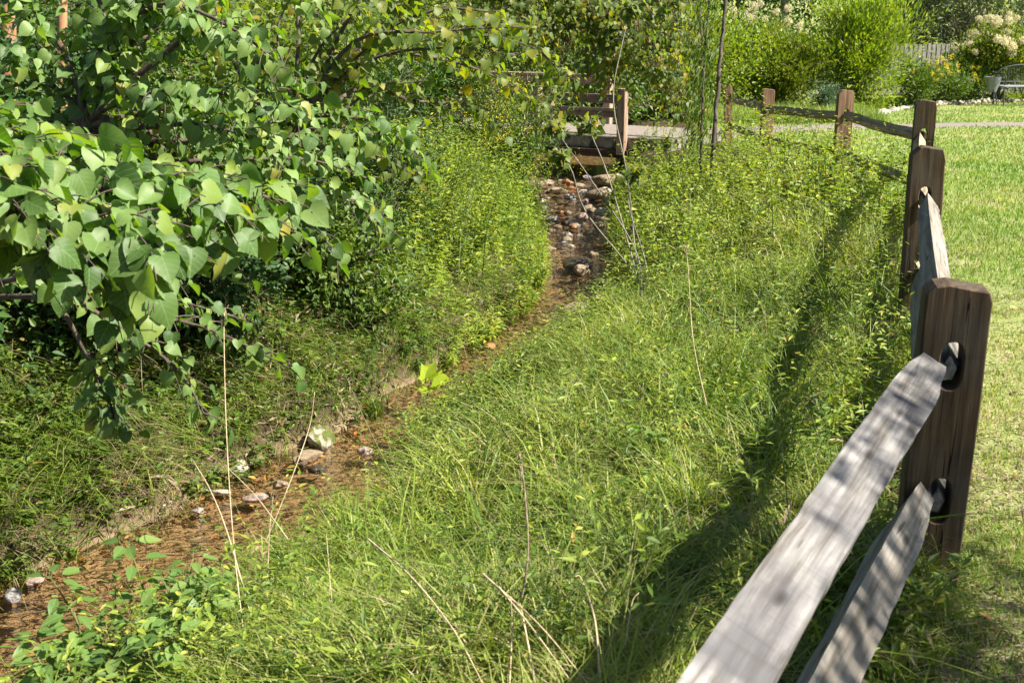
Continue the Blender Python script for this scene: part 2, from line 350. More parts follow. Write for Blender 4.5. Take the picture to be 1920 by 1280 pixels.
M['twig'] = bark_mat("brown_twig", (.12, .08, .05), (.3, .23, .16), 60)
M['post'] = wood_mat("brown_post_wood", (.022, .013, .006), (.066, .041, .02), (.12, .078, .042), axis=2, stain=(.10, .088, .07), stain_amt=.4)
M['post_lit'] = wood_mat("sunlit_post_wood", (.09, .05, .03), (.19, .11, .065), (.28, .18, .11), axis=2)  # lighter copy of the post wood: sunlight on the far posts put into the colour
M['rail'] = wood_mat("grey_rail_wood", (.085, .072, .058), (.165, .155, .145), (.26, .25, .24), axis=0, stain=(.07, .068, .075), stain_amt=.8)
M['rail_pale'] = wood_mat("pale_rail_wood", (.10, .085, .067), (.18, .163, .143), (.27, .25, .225), axis=0, stain=(.2, .17, .13), stain_amt=.4, cracks=.8)
M['rail_tan'] = wood_mat("tan_rail_wood", (.13, .09, .05), (.27, .2, .12), (.4, .31, .2), axis=0, stain=(.16, .15, .13), stain_amt=.4)
M['plank'] = wood_mat("bridge_plank_wood", (.13, .08, .05), (.27, .19, .13), (.40, .31, .23), axis=0, stain=(.15, .12, .1), stain_amt=.4)
M['bpost'] = wood_mat("bridge_post_wood", (.15, .095, .06), (.30, .2, .14), (.42, .31, .23), axis=2)
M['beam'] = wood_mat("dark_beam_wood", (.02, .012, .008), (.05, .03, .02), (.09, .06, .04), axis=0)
M['picket'] = wood_mat("grey_picket_wood", (.2, .17, .15), (.34, .31, .28), (.46, .43, .4), axis=2)
M['concrete'] = noise_mat("mossy_concrete", [(.3, (.10, .09, .07)), (.5, (.24, .215, .18)), (.75, (.4, .36, .3))], scale=9, second=((.05, .055, .02), 5, .5, .62))
M['metal'] = noise_mat("dark_bench_metal", [(.3, (.03, .035, .04)), (.7, (.06, .065, .07))], scale=20, rough=.35, bump=.1, spec=.6)
M['seat'] = noise_mat("grey_seat_metal", [(.3, (.12, .14, .16)), (.7, (.2, .22, .25))], scale=20, rough=.4, bump=.1, spec=.6)

# ------------------------------------------------------------------ terrain
CY = np.array([-3, 3.0, 4.6, 5.45, 6.4, 7.2, 8.2, 9.2, 10.4, 13.0, 17.0, 19.0, 22.0, 34.0])
CX = np.array([-6.0, -2.85, -2.02, -1.45, -0.98, -0.62, -0.22, 0.12, 0.50, 0.62, 0.80, 0.95, 1.2, 2.0])
CW = np.array([.5, .55, .60, .60, .52, .42, .40, .48, .52, .42, .62, .65, .6, .6])
def xs_(y): return np.interp(y, CY, CX)
def wz_(y): return np.interp(y, [-3, 3, 7, 9.5, 13, 17, 30], [-1.0, -.96, -.90, -.86, -.76, -.62, -.60])
POSTS = [(-0.22, 0.52), (1.187, 3.25), (2.18, 6.45), (3.38, 10.2), (3.52, 13.2), (3.28, 16.0), (3.2, 18.4)]
def fence_x(y): return np.interp(y, [p[1] for p in POSTS], [p[0] for p in POSTS])
def lawn_z(y): return np.interp(y, [0, 9, 18, 30, 44, 60, 80], [0, 0, -.20, -.34, -.3, 7, 12])
def sm(a, b, t):
    u = np.clip((t - a) / (b - a), 0, 1); return u * u * (3 - 2 * u)
def vnoise(x, y, s, seed=0):
    r = 0
    for i, (f, a) in enumerate(((1, .5), (2.1, .28), (4.3, .16))):
        r = r + a * np.sin(x * s * f * 1.3 + 2.1 * np.sin(y * s * f * .9 + seed + i)) * np.cos(y * s * f * 1.1 + 1.7 * np.sin(x * s * f * .8 + seed * 2 + i))
    return r
def cosf(y): return np.interp(y, [6, 8.5, 10.5, 12], [.87, .87, .95, 1.0])
def terr(x, y, parts=False):
    x = np.asarray(x, float); y = np.asarray(y, float)
    d = (x - xs_(y)) * cosf(y); hw = np.interp(y, CY, CW) * (1 + .22 * vnoise(x * 0, y, 2.3, 3)); wz = wz_(y)
    t = np.abs(d) - hw
    bed = wz - .035 - .06 * (1 - np.clip(np.abs(d) / hw, 0, 1) ** 2) + .02 * vnoise(x, y, 6, 1)
    LR = np.clip((fence_x(y) - xs_(y)) * cosf(y) - hw - .5, .6, 4)
    LR = np.where(y > 15, np.minimum(LR, np.interp(y, [15, 16.5], [2.5, .55])), LR)
    tp = np.maximum(t, 0)
    topR = lawn_z(y) + .03 * vnoise(x, y, 1.1, 5)
    zr = wz - .035 + (topR - wz + .035) * (.34 * (1 - np.exp(-tp / .13)) + .66 * sm(-.1, 1, tp / LR))
    topL = np.interp(y, [3, 8, 14, 18, 30], [.22, .12, -.1, -.2, -.3]) + .1 * vnoise(x, y, .8, 2)
    LL = np.where(y > 15.5, .6, np.interp(y, [7, 10, 14], [1.0, 1.5, 2.0]))
    topL = topL + np.interp(y, [44, 60, 80], [0, 7, 12])
    zl = wz - .035 + (topL - wz + .035) * (.45 * (1 - np.exp(-tp / .1)) + .55 * sm(-.05, 1, tp / LL))
    z = np.where(t <= 0, bed, np.where(d > 0, zr, zl) + np.where(tp > .05, .025 * vnoise(x, y, 5, 4), 0) * sm(0, .3, tp) * np.where(x > fence_x(y), .2, 1))
    # keep a flat lip so the road and the deck sit clear of the soil
    z = np.where((y > 15.5) & (y < 24), np.minimum(z, -.235 + .0 * z), z)
    if parts: return z, d, t
    return z

gx = np.concatenate([np.linspace(-60, -8, 30)[:-1], np.linspace(-8, -4, 40)[:-1], np.linspace(-4, 5, 190)[:-1], np.linspace(5, 14, 60)[:-1], np.linspace(14, 60, 25)])
gy = np.concatenate([np.linspace(-8, 1.5, 24)[:-1], np.linspace(1.5, 14, 240)[:-1], np.linspace(14, 24, 110)[:-1], np.linspace(24, 80, 40)])
X, Y = np.meshgrid(gx, gy); Z, Dd, Tt = terr(X, Y, True)
nx, ny = len(gx), len(gy)
i = np.arange(ny - 1)[:, None] * nx + np.arange(nx - 1)[None]
F = np.stack([i, i + 1, i + nx + 1, i + nx], -1).reshape(-1, 4)
bedm = 1 - sm(-.03, .05, Tt); lawnm = sm(-.15, .35, X - fence_x(Y)) * (Dd > 0)
wet = 1 - sm(-.01, .10, Tt)
A = np.stack([bedm, lawnm, wet], -1).reshape(-1, 3)
gb = Buf(); gb.add(np.stack([X, Y, Z], -1).reshape(-1, 3), F, A)

m, t, nd, lk, b = new_mat("ground_soil"); M['ground'] = m
ge = nd.new("ShaderNodeNewGeometry"); at = nd.new("ShaderNodeAttribute"); at.attribute_name = "luv"
sx = nd.new("ShaderNodeSeparateXYZ"); lk.new(at.outputs["Vector"], sx.inputs[0])
def gnoise(s, d=8):
    n = nd.new("ShaderNodeTexNoise"); n.inputs["Scale"].default_value = s; n.inputs["Detail"].default_value = d; n.inputs["Roughness"].default_value = .7; lk.new(ge.outputs["Position"], n.inputs["Vector"]); return n.outputs[0]
nA, nB, nC = gnoise(1.3), gnoise(22), gnoise(70, 3)
soil = ramp(nd, [(.3, (.02, .015, .008)), (.5, (.05, .036, .02)), (.7, (.10, .072, .042))]); lk.new(nB, soil.inputs[0])
lawn = ramp(nd, [(.3, (.12, .18, .04)), (.5, (.22, .27, .08)), (.62, (.36, .32, .17)), (.75, (.45, .37, .24))]); lk.new(math_node(nd, lk, 'ADD', math_node(nd, lk, 'MULTIPLY', nA, .6), math_node(nd, lk, 'MULTIPLY', nB, .4)), lawn.inputs[0])
bed = ramp(nd, [(.3, (.19, .135, .08)), (.5, (.30, .215, .13)), (.65, (.38, .285, .18)), (.8, (.44, .35, .24))]); lk.new(math_node(nd, lk, 'ADD', math_node(nd, lk, 'MULTIPLY', nC, .5), math_node(nd, lk, 'MULTIPLY', nB, .5)), bed.inputs[0])
c = mixcol(nd, lk, sx.outputs[1], soil.outputs[0], lawn.outputs[0]); c = mixcol(nd, lk, sx.outputs[2], c, (.032, .022, .013)); c = mixcol(nd, lk, sx.outputs[0], c, bed.outputs[0])
lk.new(c, b.inputs["Base Color"]); b.inputs["Roughness"].default_value = .95; b.inputs["Specular IOR Level"].default_value = .15
bp = nd.new("ShaderNodeBump"); bp.inputs["Strength"].default_value = .7; bp.inputs["Distance"].default_value = .02; lk.new(math_node(nd, lk, 'ADD', nB, nC), bp.inputs["Height"]); lk.new(bp.outputs[0], b.inputs["Normal"])
tag(gb.build("ground", M['ground'], smooth=True), kind="structure")

# stream water
m, t, nd, lk, b = new_mat("stream_water"); nd.remove(b)
fr = nd.new("ShaderNodeFresnel"); fr.inputs[0].default_value = 1.36
gl = nd.new("ShaderNodeBsdfGlossy"); gl.inputs["Roughness"].default_value = .06
tp = nd.new("ShaderNodeBsdfTransparent"); tp.inputs[0].default_value = (.90, .83, .70, 1)
ge = nd.new("ShaderNodeNewGeometry"); mp = nd.new("ShaderNodeMapping"); mp.inputs["Rotation"].default_value = (0, 0, RAD(-20)); mp.inputs["Scale"].default_value = (1, 2.2, 1); lk.new(ge.outputs["Position"], mp.inputs[0])
n1 = nd.new("ShaderNodeTexNoise"); n1.inputs["Scale"].default_value = 9; n1.inputs["Detail"].default_value = 4; n1.inputs["Distortion"].default_value = 1.0; lk.new(mp.outputs[0], n1.inputs["Vector"])
bp = nd.new("ShaderNodeBump"); bp.inputs["Strength"].default_value = .6; bp.inputs["Distance"].default_value = .05; lk.new(n1.outputs[0], bp.inputs["Height"])
lk.new(bp.outputs[0], fr.inputs["Normal"]); lk.new(bp.outputs[0], gl.inputs["Normal"])
mx = nd.new("ShaderNodeMixShader"); lk.new(fr.outputs[0], mx.inputs[0]); lk.new(tp.outputs[0], mx.inputs[1]); lk.new(gl.outputs[0], mx.inputs[2]); lk.new(mx.outputs[0], nd["Material Output"].inputs[0])
M['water'] = m
yy = np.linspace(-2, 26, 300); uu = np.linspace(-1, 1, 9)
hw = np.interp(yy, CY, CW) * 1.35 / cosf(yy) + .06
Xw = xs_(yy)[:, None] + hw[:, None] * uu[None]; Yw = np.repeat(yy[:, None], 9, 1); Zw = wz_(yy)[:, None] + 0 * Xw
i = np.arange(299)[:, None] * 9 + np.arange(8)[None]; F = np.stack([i, i + 1, i + 10, i + 9], -1).reshape(-1, 4)
b_ = Buf(); b_.add(np.stack([Xw, Yw, Zw], -1).reshape(-1, 3), F)
tag(b_.build("stream_water", M['water'], smooth=True), kind="structure")

# gravel path over the lawn to the bridge, and beyond it
M['gravel'] = noise_mat("pale_gravel", [(.3, (.11, .09, .075)), (.5, (.22, .185, .155)), (.7, (.34, .295, .255))], scale=60, bump=.8)
def ribbon(name, pts, wd, mat, label=None):
    c = curve([(p[0], p[1], 0) for p in pts], 60); tg = nrmz(np.gradient(c, axis=0)); sd = np.stack([-tg[:, 1], tg[:, 0], 0 * tg[:, 0]], 1)
    wv = np.interp(np.linspace(0, 1, 60), np.linspace(0, 1, len(wd)), wd) * (1 + .08 * np.sin(np.arange(60) * 1.7))
    u = np.linspace(-.5, .5, 9); V = c[:, None] + sd[:, None] * (wv[:, None] * u[None])[..., None]
    V[..., 2] = terr(V[..., 0], V[..., 1]) + .045 - .05 * (2 * np.abs(u[None])) ** 3
    i = np.arange(59)[:, None] * 9 + np.arange(8)[None]; F = np.stack([i, i + 1, i + 10, i + 9], -1).reshape(-1, 4)
    q = Buf(); q.add(V.reshape(-1, 3), F); return tag(q.build(name, mat, smooth=True), kind="structure")
ribbon("gravel_path", [(2.1, 18.5), (4.0, 20.4), (8, 21.3), (14, 21.6), (24, 22)], [1.6, 1.0, .62, .62, .62], M['gravel'])
ribbon("gravel_drive", [(-2.6, 20.9), (-4, 21.6), (-6, 22.0), (-9, 22)], [1.4, 1.4, 1.3, 1.3], M['gravel'])

# ------------------------------------------------------------------ split rail fence
fence = empty("split_rail_fence", (1.215, 3.25, 0), "weathered split rail fence with brown slotted posts and two grey rails along the bank", "fence")
def local_child(o, loc, rot):
    o.parent = fence; o.matrix_parent_inverse = Matrix.Identity(4)
    o.location = Vector(loc) - fence.location; o.rotation_euler = rot
def post_obj(k, x, y, ang, h, wdt, thick, slots, lean=(0, 0), mat=None, seed=0):
    r = random.Random(seed + 50)
    w2 = wdt / 2; ch = .012 + .016 * r.random()
    outl = [(-w2, -.35)] + [(-w2 + r.uniform(-.002, .003), z) for z in np.linspace(-.2, h - ch * 1.6, 6)] + [(-w2 + ch * 1.6, h - .002), (-w2 * .3, h + .004), (w2 * .4, h - .006), (w2 - ch * .6, h - .010), (w2, h - ch * 2.4)] + \
           [(w2 + r.uniform(-.003, .002), z) for z in np.linspace(h - .1, -.2, 6)] + [(w2, -.35)]
    loops = [outl[::-1]]
    for (cz, sw, sh) in slots:
        cx = r.uniform(-.005, .01)
        loops.append([(cx + sw / 2 * math.copysign(abs(math.cos(a)) ** .8, math.cos(a)), cz + sh / 2 * math.copysign(abs(math.sin(a)) ** .6, math.sin(a))) for a in np.linspace(0, 2 * math.pi, 22, endpoint=False)])
    pts, edges = [], []
    for L in loops:
        o0 = len(pts); pts += [Vector(p) for p in L]; edges += [(o0 + q, o0 + (q + 1) % len(L)) for q in range(len(L))]
    v2, e2, f2, *_ = delaunay_2d_cdt(pts, edges, [], 1 if False else 0, 1e-6)
    def inside(p):
        def inp(L):
            c = False
            for q in range(len(L)):
                (x1, y1), (x2, y2) = L[q], L[q - 1]
                if (y1 > p[1]) != (y2 > p[1]) and p[0] < (x2 - x1) * (p[1] - y1) / (y2 - y1) + x1: c = not c
            return c
        return inp(loops[0]) and not any(inp(L) for L in loops[1:])
    bm = bmesh.new(); fr, bk = [], []
    for v in v2:
        fr.append(bm.verts.new((v.x, -thick / 2, v.y))); bk.append(bm.verts.new((v.x, thick / 2, v.y)))
    for f in f2:
        c = sum((v2[q] for q in f), Vector((0, 0))) / len(f)
        if inside((c.x, c.y)):
            bm.faces.new([fr[q] for q in f]); bm.faces.new([bk[q] for q in reversed(f)])
    bnd = [e for e in bm.edges if e.is_boundary and e.verts[0].co.y < 0]
    mp_ = {fr[q]: bk[q] for q in range(len(fr))}
    for e in bnd:
        a, b = e.verts; bm.faces.new([b, a, mp_[a], mp_[b]])
    bmesh.ops.recalc_face_normals(bm, faces=bm.faces)
    sh = [e for e in bm.edges if len(e.link_faces) == 2 and e.calc_face_angle(0) > .9]
    bmesh.ops.bevel(bm, geom=sh, offset=.0035, segments=1, affect='EDGES', clamp_overlap=True)
    o = bm_obj("post", bm, mat or M['post']); z0 = float(terr(x, y))
    local_child(o, (x, y, z0), (lean[0], lean[1], ang)); return o
def rail_obj(p0, p1, section, mat, seed=0, tw=0.0, taper=(.34, .34), scale=1.0, bow=.012):
    p0, p1 = Vector(p0), Vector(p1); L = (p1 - p0).length; r = random.Random(seed)
    n = 90; sec = np.array(section) * scale; k = len(sec)
    # subdivide the section so that faces can be rough
    s2 = []
    for q in range(k):
        a, b = sec[q], sec[(q + 1) % k]
        s2 += [a, a * .66 + b * .34, a * .34 + b * .66]
    s2 = np.array(s2); k = len(s2); V = []
    for i in range(n):
        u = i / (n - 1); x = (u - .5) * L
        tl = min(1, (x + L / 2) / taper[0] + 0.0); tr_ = min(1, (L / 2 - x) / taper[1])
        f = min(tl, tr_); sy = .36 + .64 * f ** .8; sz = .62 + .38 * min(1, f * 1.5)
        a = tw * (u - .5); ca, sa = math.cos(a), math.sin(a)
        for j, (yy_, zz_) in enumerate(s2):
            q = noise.noise(Vector((x * 2.2 + seed * 7, j * .5, seed))) * .006 + noise.noise(Vector((x * 11 + seed, j * 1.7, 3))) * .003
            rr_ = 1 + q / .05
            y1, z1 = yy_ * sy * rr_, zz_ * sz * rr_
            V.append((x, y1 * ca - z1 * sa + bow * math.sin(u * 3.1), y1 * sa + z1 * ca + bow * .6 * math.sin(u * 6.28 + seed)))
    bm = bmesh.new(); vs = [bm.verts.new(v) for v in V]
    for i in range(n - 1):
        for j in range(k): bm.faces.new([vs[i * k + j], vs[i * k + (j + 1) % k], vs[(i + 1) * k + (j + 1) % k], vs[(i + 1) * k + j]])
    bm.faces.new([vs[j] for j in range(k)][::-1]); bm.faces.new([vs[(n - 1) * k + j] for j in range(k)])
    bmesh.ops.recalc_face_normals(bm, faces=bm.faces)
    o = bm_obj("rail", bm, mat); o.data.materials[0] = mat
    d = p1 - p0; ang = math.atan2(d.y, d.x); el = math.asin(d.z / L)
    local_child(o, (p0 + p1) / 2, (0, -el, ang)); return o
SEC_A = [(.038, .045), (-.062, -.002), (-.048, -.04), (.015, -.05), (.052, -.004)]
SEC_B = [(.004, .062), (-.052, .004), (-.03, -.045), (.02, -.048), (.046, -.004)]
for k, (x, y) in enumerate(POSTS):
    a0 = POSTS[max(k - 1, 0)]; a1 = POSTS[min(k + 1, len(POSTS) - 1)]
    ang = math.atan2(a1[1] - a0[1], a1[0] - a0[0]) - math.pi / 2
    if k in (1, 2): ang *= .45
    hh = [.92, .875, .925, .95, .92, .92, .84][k]
    post_obj(k, x, y, ang, hh, [.16, .172, .172, .168, .165, .15, .10][k], [.1, .1, .105, .1, .1, .11, .1][k],
             [(.655, .062, .135), (.262, .062, .135)], lean=(RAD([0, 1.2, .4, 0, -.5, 0, 1][k]), RAD([0, 1.0, -.6, .4, .6, 0, -1.2][k])),
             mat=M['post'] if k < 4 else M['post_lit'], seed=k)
for k in range(len(POSTS) - 1):
    (x0, y0), (x1, y1) = POSTS[k], POSTS[k + 1]
    z0, z1 = float(terr(x0, y0)), float(terr(x1, y1))
    d = Vector((x1 - x0, y1 - y0, 0)).normalized(); s = Vector((-d.y, d.x, 0))
    for hz in (.648, .255):
        off = s * (.018 if k % 2 == 0 else -.014)
        e0, e1 = d * .045, d * .045
        a = Vector((x0, y0, z0 + hz)) - e0 + off; b = Vector((x1, y1, z1 + hz)) + e1 + off
        sec = SEC_A if (k == 0 and hz > .5) else SEC_B
        mt = M['rail'] if (k == 0 and hz > .5) else (M['rail_pale'] if k < 2 else M['rail_tan'])
        rail_obj(a, b, sec, mt, seed=k * 2 + int(hz > .5) + 1, tw=RAD(random.uniform(-14, 14)) if k else RAD(4), scale=[1.02 if hz > .5 else 1.22, 1.05, .95, .9, .9, .85][k], taper=(.4, .42))

# ------------------------------------------------------------------ footbridge
BO = Vector((1.60, 17.6, -.2)); bu = Vector((-.84, .543, 0)); ang_b = math.atan2(bu.y, bu.x)
bridge = empty("footbridge", BO, "low footbridge with gravel covered concrete deck and brown plank railings over the stream", "bridge", rz=ang_b)
def bpart(name, boxes, mat, bevel=.004, parent=bridge):
    """boxes in bridge space: x along the deck (to the left), y toward the camera (negative y is away)"""
    bm = bmesh.new()
    cx = [sum(q) / len(boxes) for q in zip(*[((b[0] + b[1]) / 2, (b[2] + b[3]) / 2, (b[4] + b[5]) / 2) for b in boxes])]
    for bx in boxes: box_bm(bm, bx[0] - cx[0], bx[1] - cx[0], bx[2] - cx[1], bx[3] - cx[1], bx[4] - cx[2], bx[5] - cx[2])
    o = bm_obj(name, bm, mat, parent, bevel=bevel); o.location = cx; return o
# local y axis after rotation points down-left toward the camera side for +y
bpart("deck", [(-.75, 4.4, -1.55, .02, -.06, .13)], M['concrete'], .015)
bpart("deck_gravel", [(-.72, 4.3, -1.5, -.10, .132, .146)], M['gravel'], .005)
bpart("beam", [(-.1, 3.9, -.02, .10, -.17, -.063)], M['beam'])
bpart("beam", [(-.1, 3.9, -1.5, -1.38, -.17, -.063)], M['beam'])
bpart("abutment", [(-.75, -.12, -.45, -.06, -.75, -.065)], M['beam'], .01)
bpart("abutment", [(2.35, 4.3, -.45, -.06, -.75, -.065)], M['beam'], .01)
for sx_ in (0.0, 1.42, 2.84, 4.2):
    bpart("post", [(sx_ - .06, sx_ + .06, .022, .135, -.12, .80)], M['bpost'])
    bpart("post", [(sx_ * .75 + 1.15 - .06, sx_ * .75 + 1.15 + .06, -1.66, -1.552, -.12, .86)], M['bpost'])
for z_ in (.58, .385):
    bpart("railing_plank", [(-.02, 4.3, -.018, .02, z_, z_ + .13)], M['plank'])
bpart("railing_plank", [(1.2, 4.3, -1.55, -1.512, .74, .86)], M['plank'])
bpart("railing_cap", [(1.1, 4.4, -1.68, -1.49, .862, .90)], M['plank'])

# ------------------------------------------------------------------ picket fence, bench, edging stones (far garden)
pf = empty("picket_fence", (11.5, 31, -.35), "grey weathered board fence half hidden behind the yellow rose bushes", "fence")
bm = bmesh.new(); q = 0; x = -3.2
while x < 6:
    h = 1.26 + random.uniform(-.02, .02)
    box_bm(bm, x, x + .085, -.012, .012, .05, h); x += .113
bm_obj("boards", bm, M['picket'], pf)
for z_ in (.35, 1.0):
    bm = bmesh.new(); box_bm(bm, -3.2, 6, .014, .06, z_, z_ + .09); bm_obj("rail", bm, M['picket'], pf)
for x_ in (-3.1, -.7, 1.7, 4.1):
    bm = bmesh.new(); box_bm(bm, x_, x_ + .1, .062, .16, -.1, 1.3); bm_obj("post", bm, M['picket'], pf)

def rod(bm_buf, pts, r=.012, sides=6):
    V, F, A = tube(np.array(pts), r, sides); bm_buf.add(V, F, A)
BN = (11.15, 27.0, float(lawn_z(27.0)))
bench = empty("garden_bench", BN, "dark metal garden bench with arched slatted back on the lawn edge", "bench")
def bb(name, fn, mat=None):
    q = Buf(); fn(q); o = q.build(name, mat or M['metal'], parent=bench, origin=(0, 0, 0)); return o
bw = .62
bb("seat", lambda q: [rod(q, [(-bw, y_, .42), (bw, y_, .42)], .014) for y_ in np.linspace(-.24, .2, 9)] + [rod(q, [(s * bw, -.26, .41), (s * bw, .22, .41)], .018) for s in (-1, 1)], M['seat'])
def backf(q):
    ar = [(x_, .25 + .02, .62 + .2 * math.sqrt(max(0, 1 - (x_ / bw) ** 2)) + .04) for x_ in np.linspace(-bw, bw, 15)]
    rod(q, ar, .018); rod(q, [(-bw, .24, .5), (bw, .24, .5)], .012)
    for x_ in np.linspace(-bw + .04, bw - .04, 22): rod(q, [(x_, .24, .5), (x_, .27, .66 + .2 * math.sqrt(max(0, 1 - (x_ / bw) ** 2)))], .007, 4)
bb("backrest", backf)
for s in (-1, 1):
    bb("armrest", lambda q: rod(q, curve([(s * bw, .24, .66), (s * bw, 0, .68), (s * bw, -.24, .66), (s * bw, -.3, .58), (s * bw, -.26, .45)], 14), .016))
    bb("leg", lambda q: rod(q, curve([(s * bw, -.25, .42), (s * bw, -.27, .2), (s * bw, -.32, 0)], 8), .016))
    bb("leg", lambda q: rod(q, curve([(s * bw, .24, .66), (s * bw, .24, .3), (s * bw, .32, 0)], 8), .016))
pl = empty("plant_stand", (10.33, 26.9, float(lawn_z(27.0))), "galvanized bucket planter on thin metal legs beside the bench", "planter")
q = Buf()
ang = np.linspace(0, 2 * np.pi, 24, endpoint=False)
prof = [(.0, .30), (.09, .30), (.17, .62), (.18, .62), (.175, .60), (.1, .33), (0, .33)]
V = np.array([[(r_ * math.cos(a), r_ * math.sin(a), z_) for a in ang] for r_, z_ in prof]).reshape(-1, 3)
i = np.arange(len(prof) - 1)[:, None] * 24 + np.arange(24)[None]; j = np.arange(len(prof) - 1)[:, None] * 24 + (np.arange(24)[None] + 1) % 24
q.add(V, np.stack([i, j, j + 24, i + 24], -1).reshape(-1, 4)); q.build("bucket", M['seat'], parent=pl, origin=(0, 0, 0))
for a in (0.5, 2.6, 4.7):
    q = Buf(); rod(q, [(.1 * math.cos(a), .1 * math.sin(a), .36), (.2 * math.cos(a), .2 * math.sin(a), 0)], .01); q.build("leg", M['metal'], parent=pl, origin=(0, 0, 0))

# rocks
def rock_mesh(seed, flat=.6, rough=.35, sub=3, ang_=False):
    bm = bmesh.new(); bmesh.ops.create_icosphere(bm, subdivisions=sub, radius=1)
    planes = [(Vector(rdir(1)[0]), random.uniform(.62, .85)) for _ in range(7)] if ang_ else []
    for v in bm.verts:
        p = v.co.copy(); k = 1 + rough * noise.noise(p * 1.1 + Vector((seed * 3.7, 0, 0))) + .35 * rough * noise.noise(p * 3 + Vector((0, seed, 0)))
        p *= k
        for n_, d_ in planes:
            e = p.dot(n_) - d_
            if e > 0: p -= n_ * e * .92
        v.co = Vector((p.x, p.y * .8, p.z * flat))
    me = bpy.data.meshes.new("rock"); bm.to_mesh(me); bm.free()
    for p in me.polygons: p.use_smooth = not ang_
    return me
def rock_mat(nm, st, second=None, rough=.8): return noise_mat(nm, st, scale=5, rough=rough, bump=.5, bd=.02, second=second)
RM = {
 'tan': rock_mat("tan_stone", [(.3, (.12, .09, .055)), (.6, (.27, .2, .135)), (.8, (.42, .34, .25))]),
 'grey': rock_mat("grey_stone", [(.3, (.12, .11, .105)), (.7, (.32, .3, .28))]),
 'dark': rock_mat("dark_wet_stone", [(.3, (.02, .016, .012)), (.7, (.08, .06, .045))], rough=.25),
 'pale': rock_mat("pale_stone", [(.3, (.22, .19, .15)), (.7, (.45, .41, .34))]),
 'moss': rock_mat("mossy_stone", [(.3, (.2, .17, .13)), (.7, (.42, .38, .31))], second=((.09, .11, .02), 1.6, .42, .52)),
 'rust': rock_mat("rusty_stone", [(.3, (.2, .08, .03)), (.7, (.42, .2, .09))], rough=.4),
 'pink': rock_mat("pinkish_stone", [(.3, (.25, .16, .12)), (.7, (.46, .33, .27))], second=((.13, .12, .12), 2, .5, .6), rough=.5),
}
RSH = [rock_mesh(s, random.uniform(.5, .75), .4, 3, s % 2 == 0) for s in range(10)]
RN = {}
def ground_at(px, py, lift=0.0):
    """where the photo pixel's ray meets the water or ground"""
    o = np.array([0, 0, CAM_H]); d = W(px, py, 1.0) - o; s = 1.0
    while s < 60:
        p = o + d * s
        if p[2] < max(float(terr(p[0], p[1])), (float(wz_(p[1])) if abs(p[0] - xs_(p[1])) < .8 else -9)) + lift: break
        s += .02
    return p
def rock(px, py, wpx, mat, label, shape=0, flat=1.0, sink=.35, group=None, rz=None):
    p = ground_at(px, py); dep = (p[1] * cp + (CAM_H - p[2]) * sp); r = wpx / 2 / FPX * dep
    me = RSH[shape % 10]; key = (me.name, mat)
    if key not in RN:
        m2 = me.copy(); m2.materials.clear(); m2.materials.append(RM[mat]); RN[key] = m2
    o = bpy.data.objects.new("stone", RN[key]); S.collection.objects.link(o)
    o.scale = (r, r, r * flat); o.location = (p[0], p[1] + r * .4, p[2] + r * .55 * flat * (1 - sink * 2)); o.rotation_euler = (random.uniform(-.2, .2), random.uniform(-.2, .2), random.uniform(0, 6.3) if rz is None else rz)
    return tag(o, label, "stone", group)
rock(602, 838, 58, 'moss', "pale angular stone with moss on its left side at the left edge of the stream", 0, 1.15, .1, rz=.4)
rock(572, 868, 62, 'tan', "tan slanted slab stone just below the mossy stone", 2, .8, .2)
rock(592, 884, 36, 'dark', "small dark stone at the foot of the tan slab", 4, .8)
rock(440, 890, 48, 'pale', "rounded pale cream stone among dry grass at the water edge", 1, 1.0, .05)
rock(524, 912, 42, 'tan', "small ochre and white stone in shallow water near the mossy stone", 6, .6)
rock(478, 938, 50, 'pink', "flat grey and pink stone lying in the shallow orange water", 3, .5)
rock(684, 850, 34, 'pink', "rounded pinkish pebble stone alone in midstream", 5, .7)
rock(415, 925, 34, 'pale', "thin white stone chip beside the cream stone", 7, .35)
rock(372, 960, 30, 'grey', "small grey stone below the grassy left bank", 8, .5)
rock(18, 1128, 44, 'grey', "grey white stone at the left edge of the photo by the water", 0, .9, .1)
rock(60, 1092, 44, 'pink', "pinkish stone on the sandy margin behind jewelweed", 3, .5)
rock(1092, 516, 34, 'tan', "tan stone with dark hollow standing in the upper stream", 0, .9, .05)
rock(1085, 500, 70, 'dark', "long dark wet stone behind the tan hollow stone", 1, .5)
rock(1128, 532, 40, 'dark', "dark reddish wet stone right of the tan hollow stone", 3, .6)
rock(1075, 584, 52, 'tan', "low brown ridged stone across the stream", 5, .5)
rock(1120, 588, 30, 'dark', "small black stone right of the brown ridged stone", 4, .6)
rock(1116, 562, 20, 'pale', "small pale round stone above the brown ridged stone", 5, .9)
rock(1052, 660, 34, 'pale', "pale stone crossed by a grass shadow in the lower pool", 1, .8, .1)
rock(1070, 622, 50, 'dark', "black flat stone by the right edge of the pool", 7, .4)
rock(918, 652, 24, 'rust', "little orange stone at the left edge of the pool", 5, .7)
rock(965, 692, 60, 'dark', "long grey stone hidden behind weeds at the pool outlet", 7, .4)
rock(1020, 672, 30, 'pink', "dull pink stone beside the long grey stone", 3, .5)
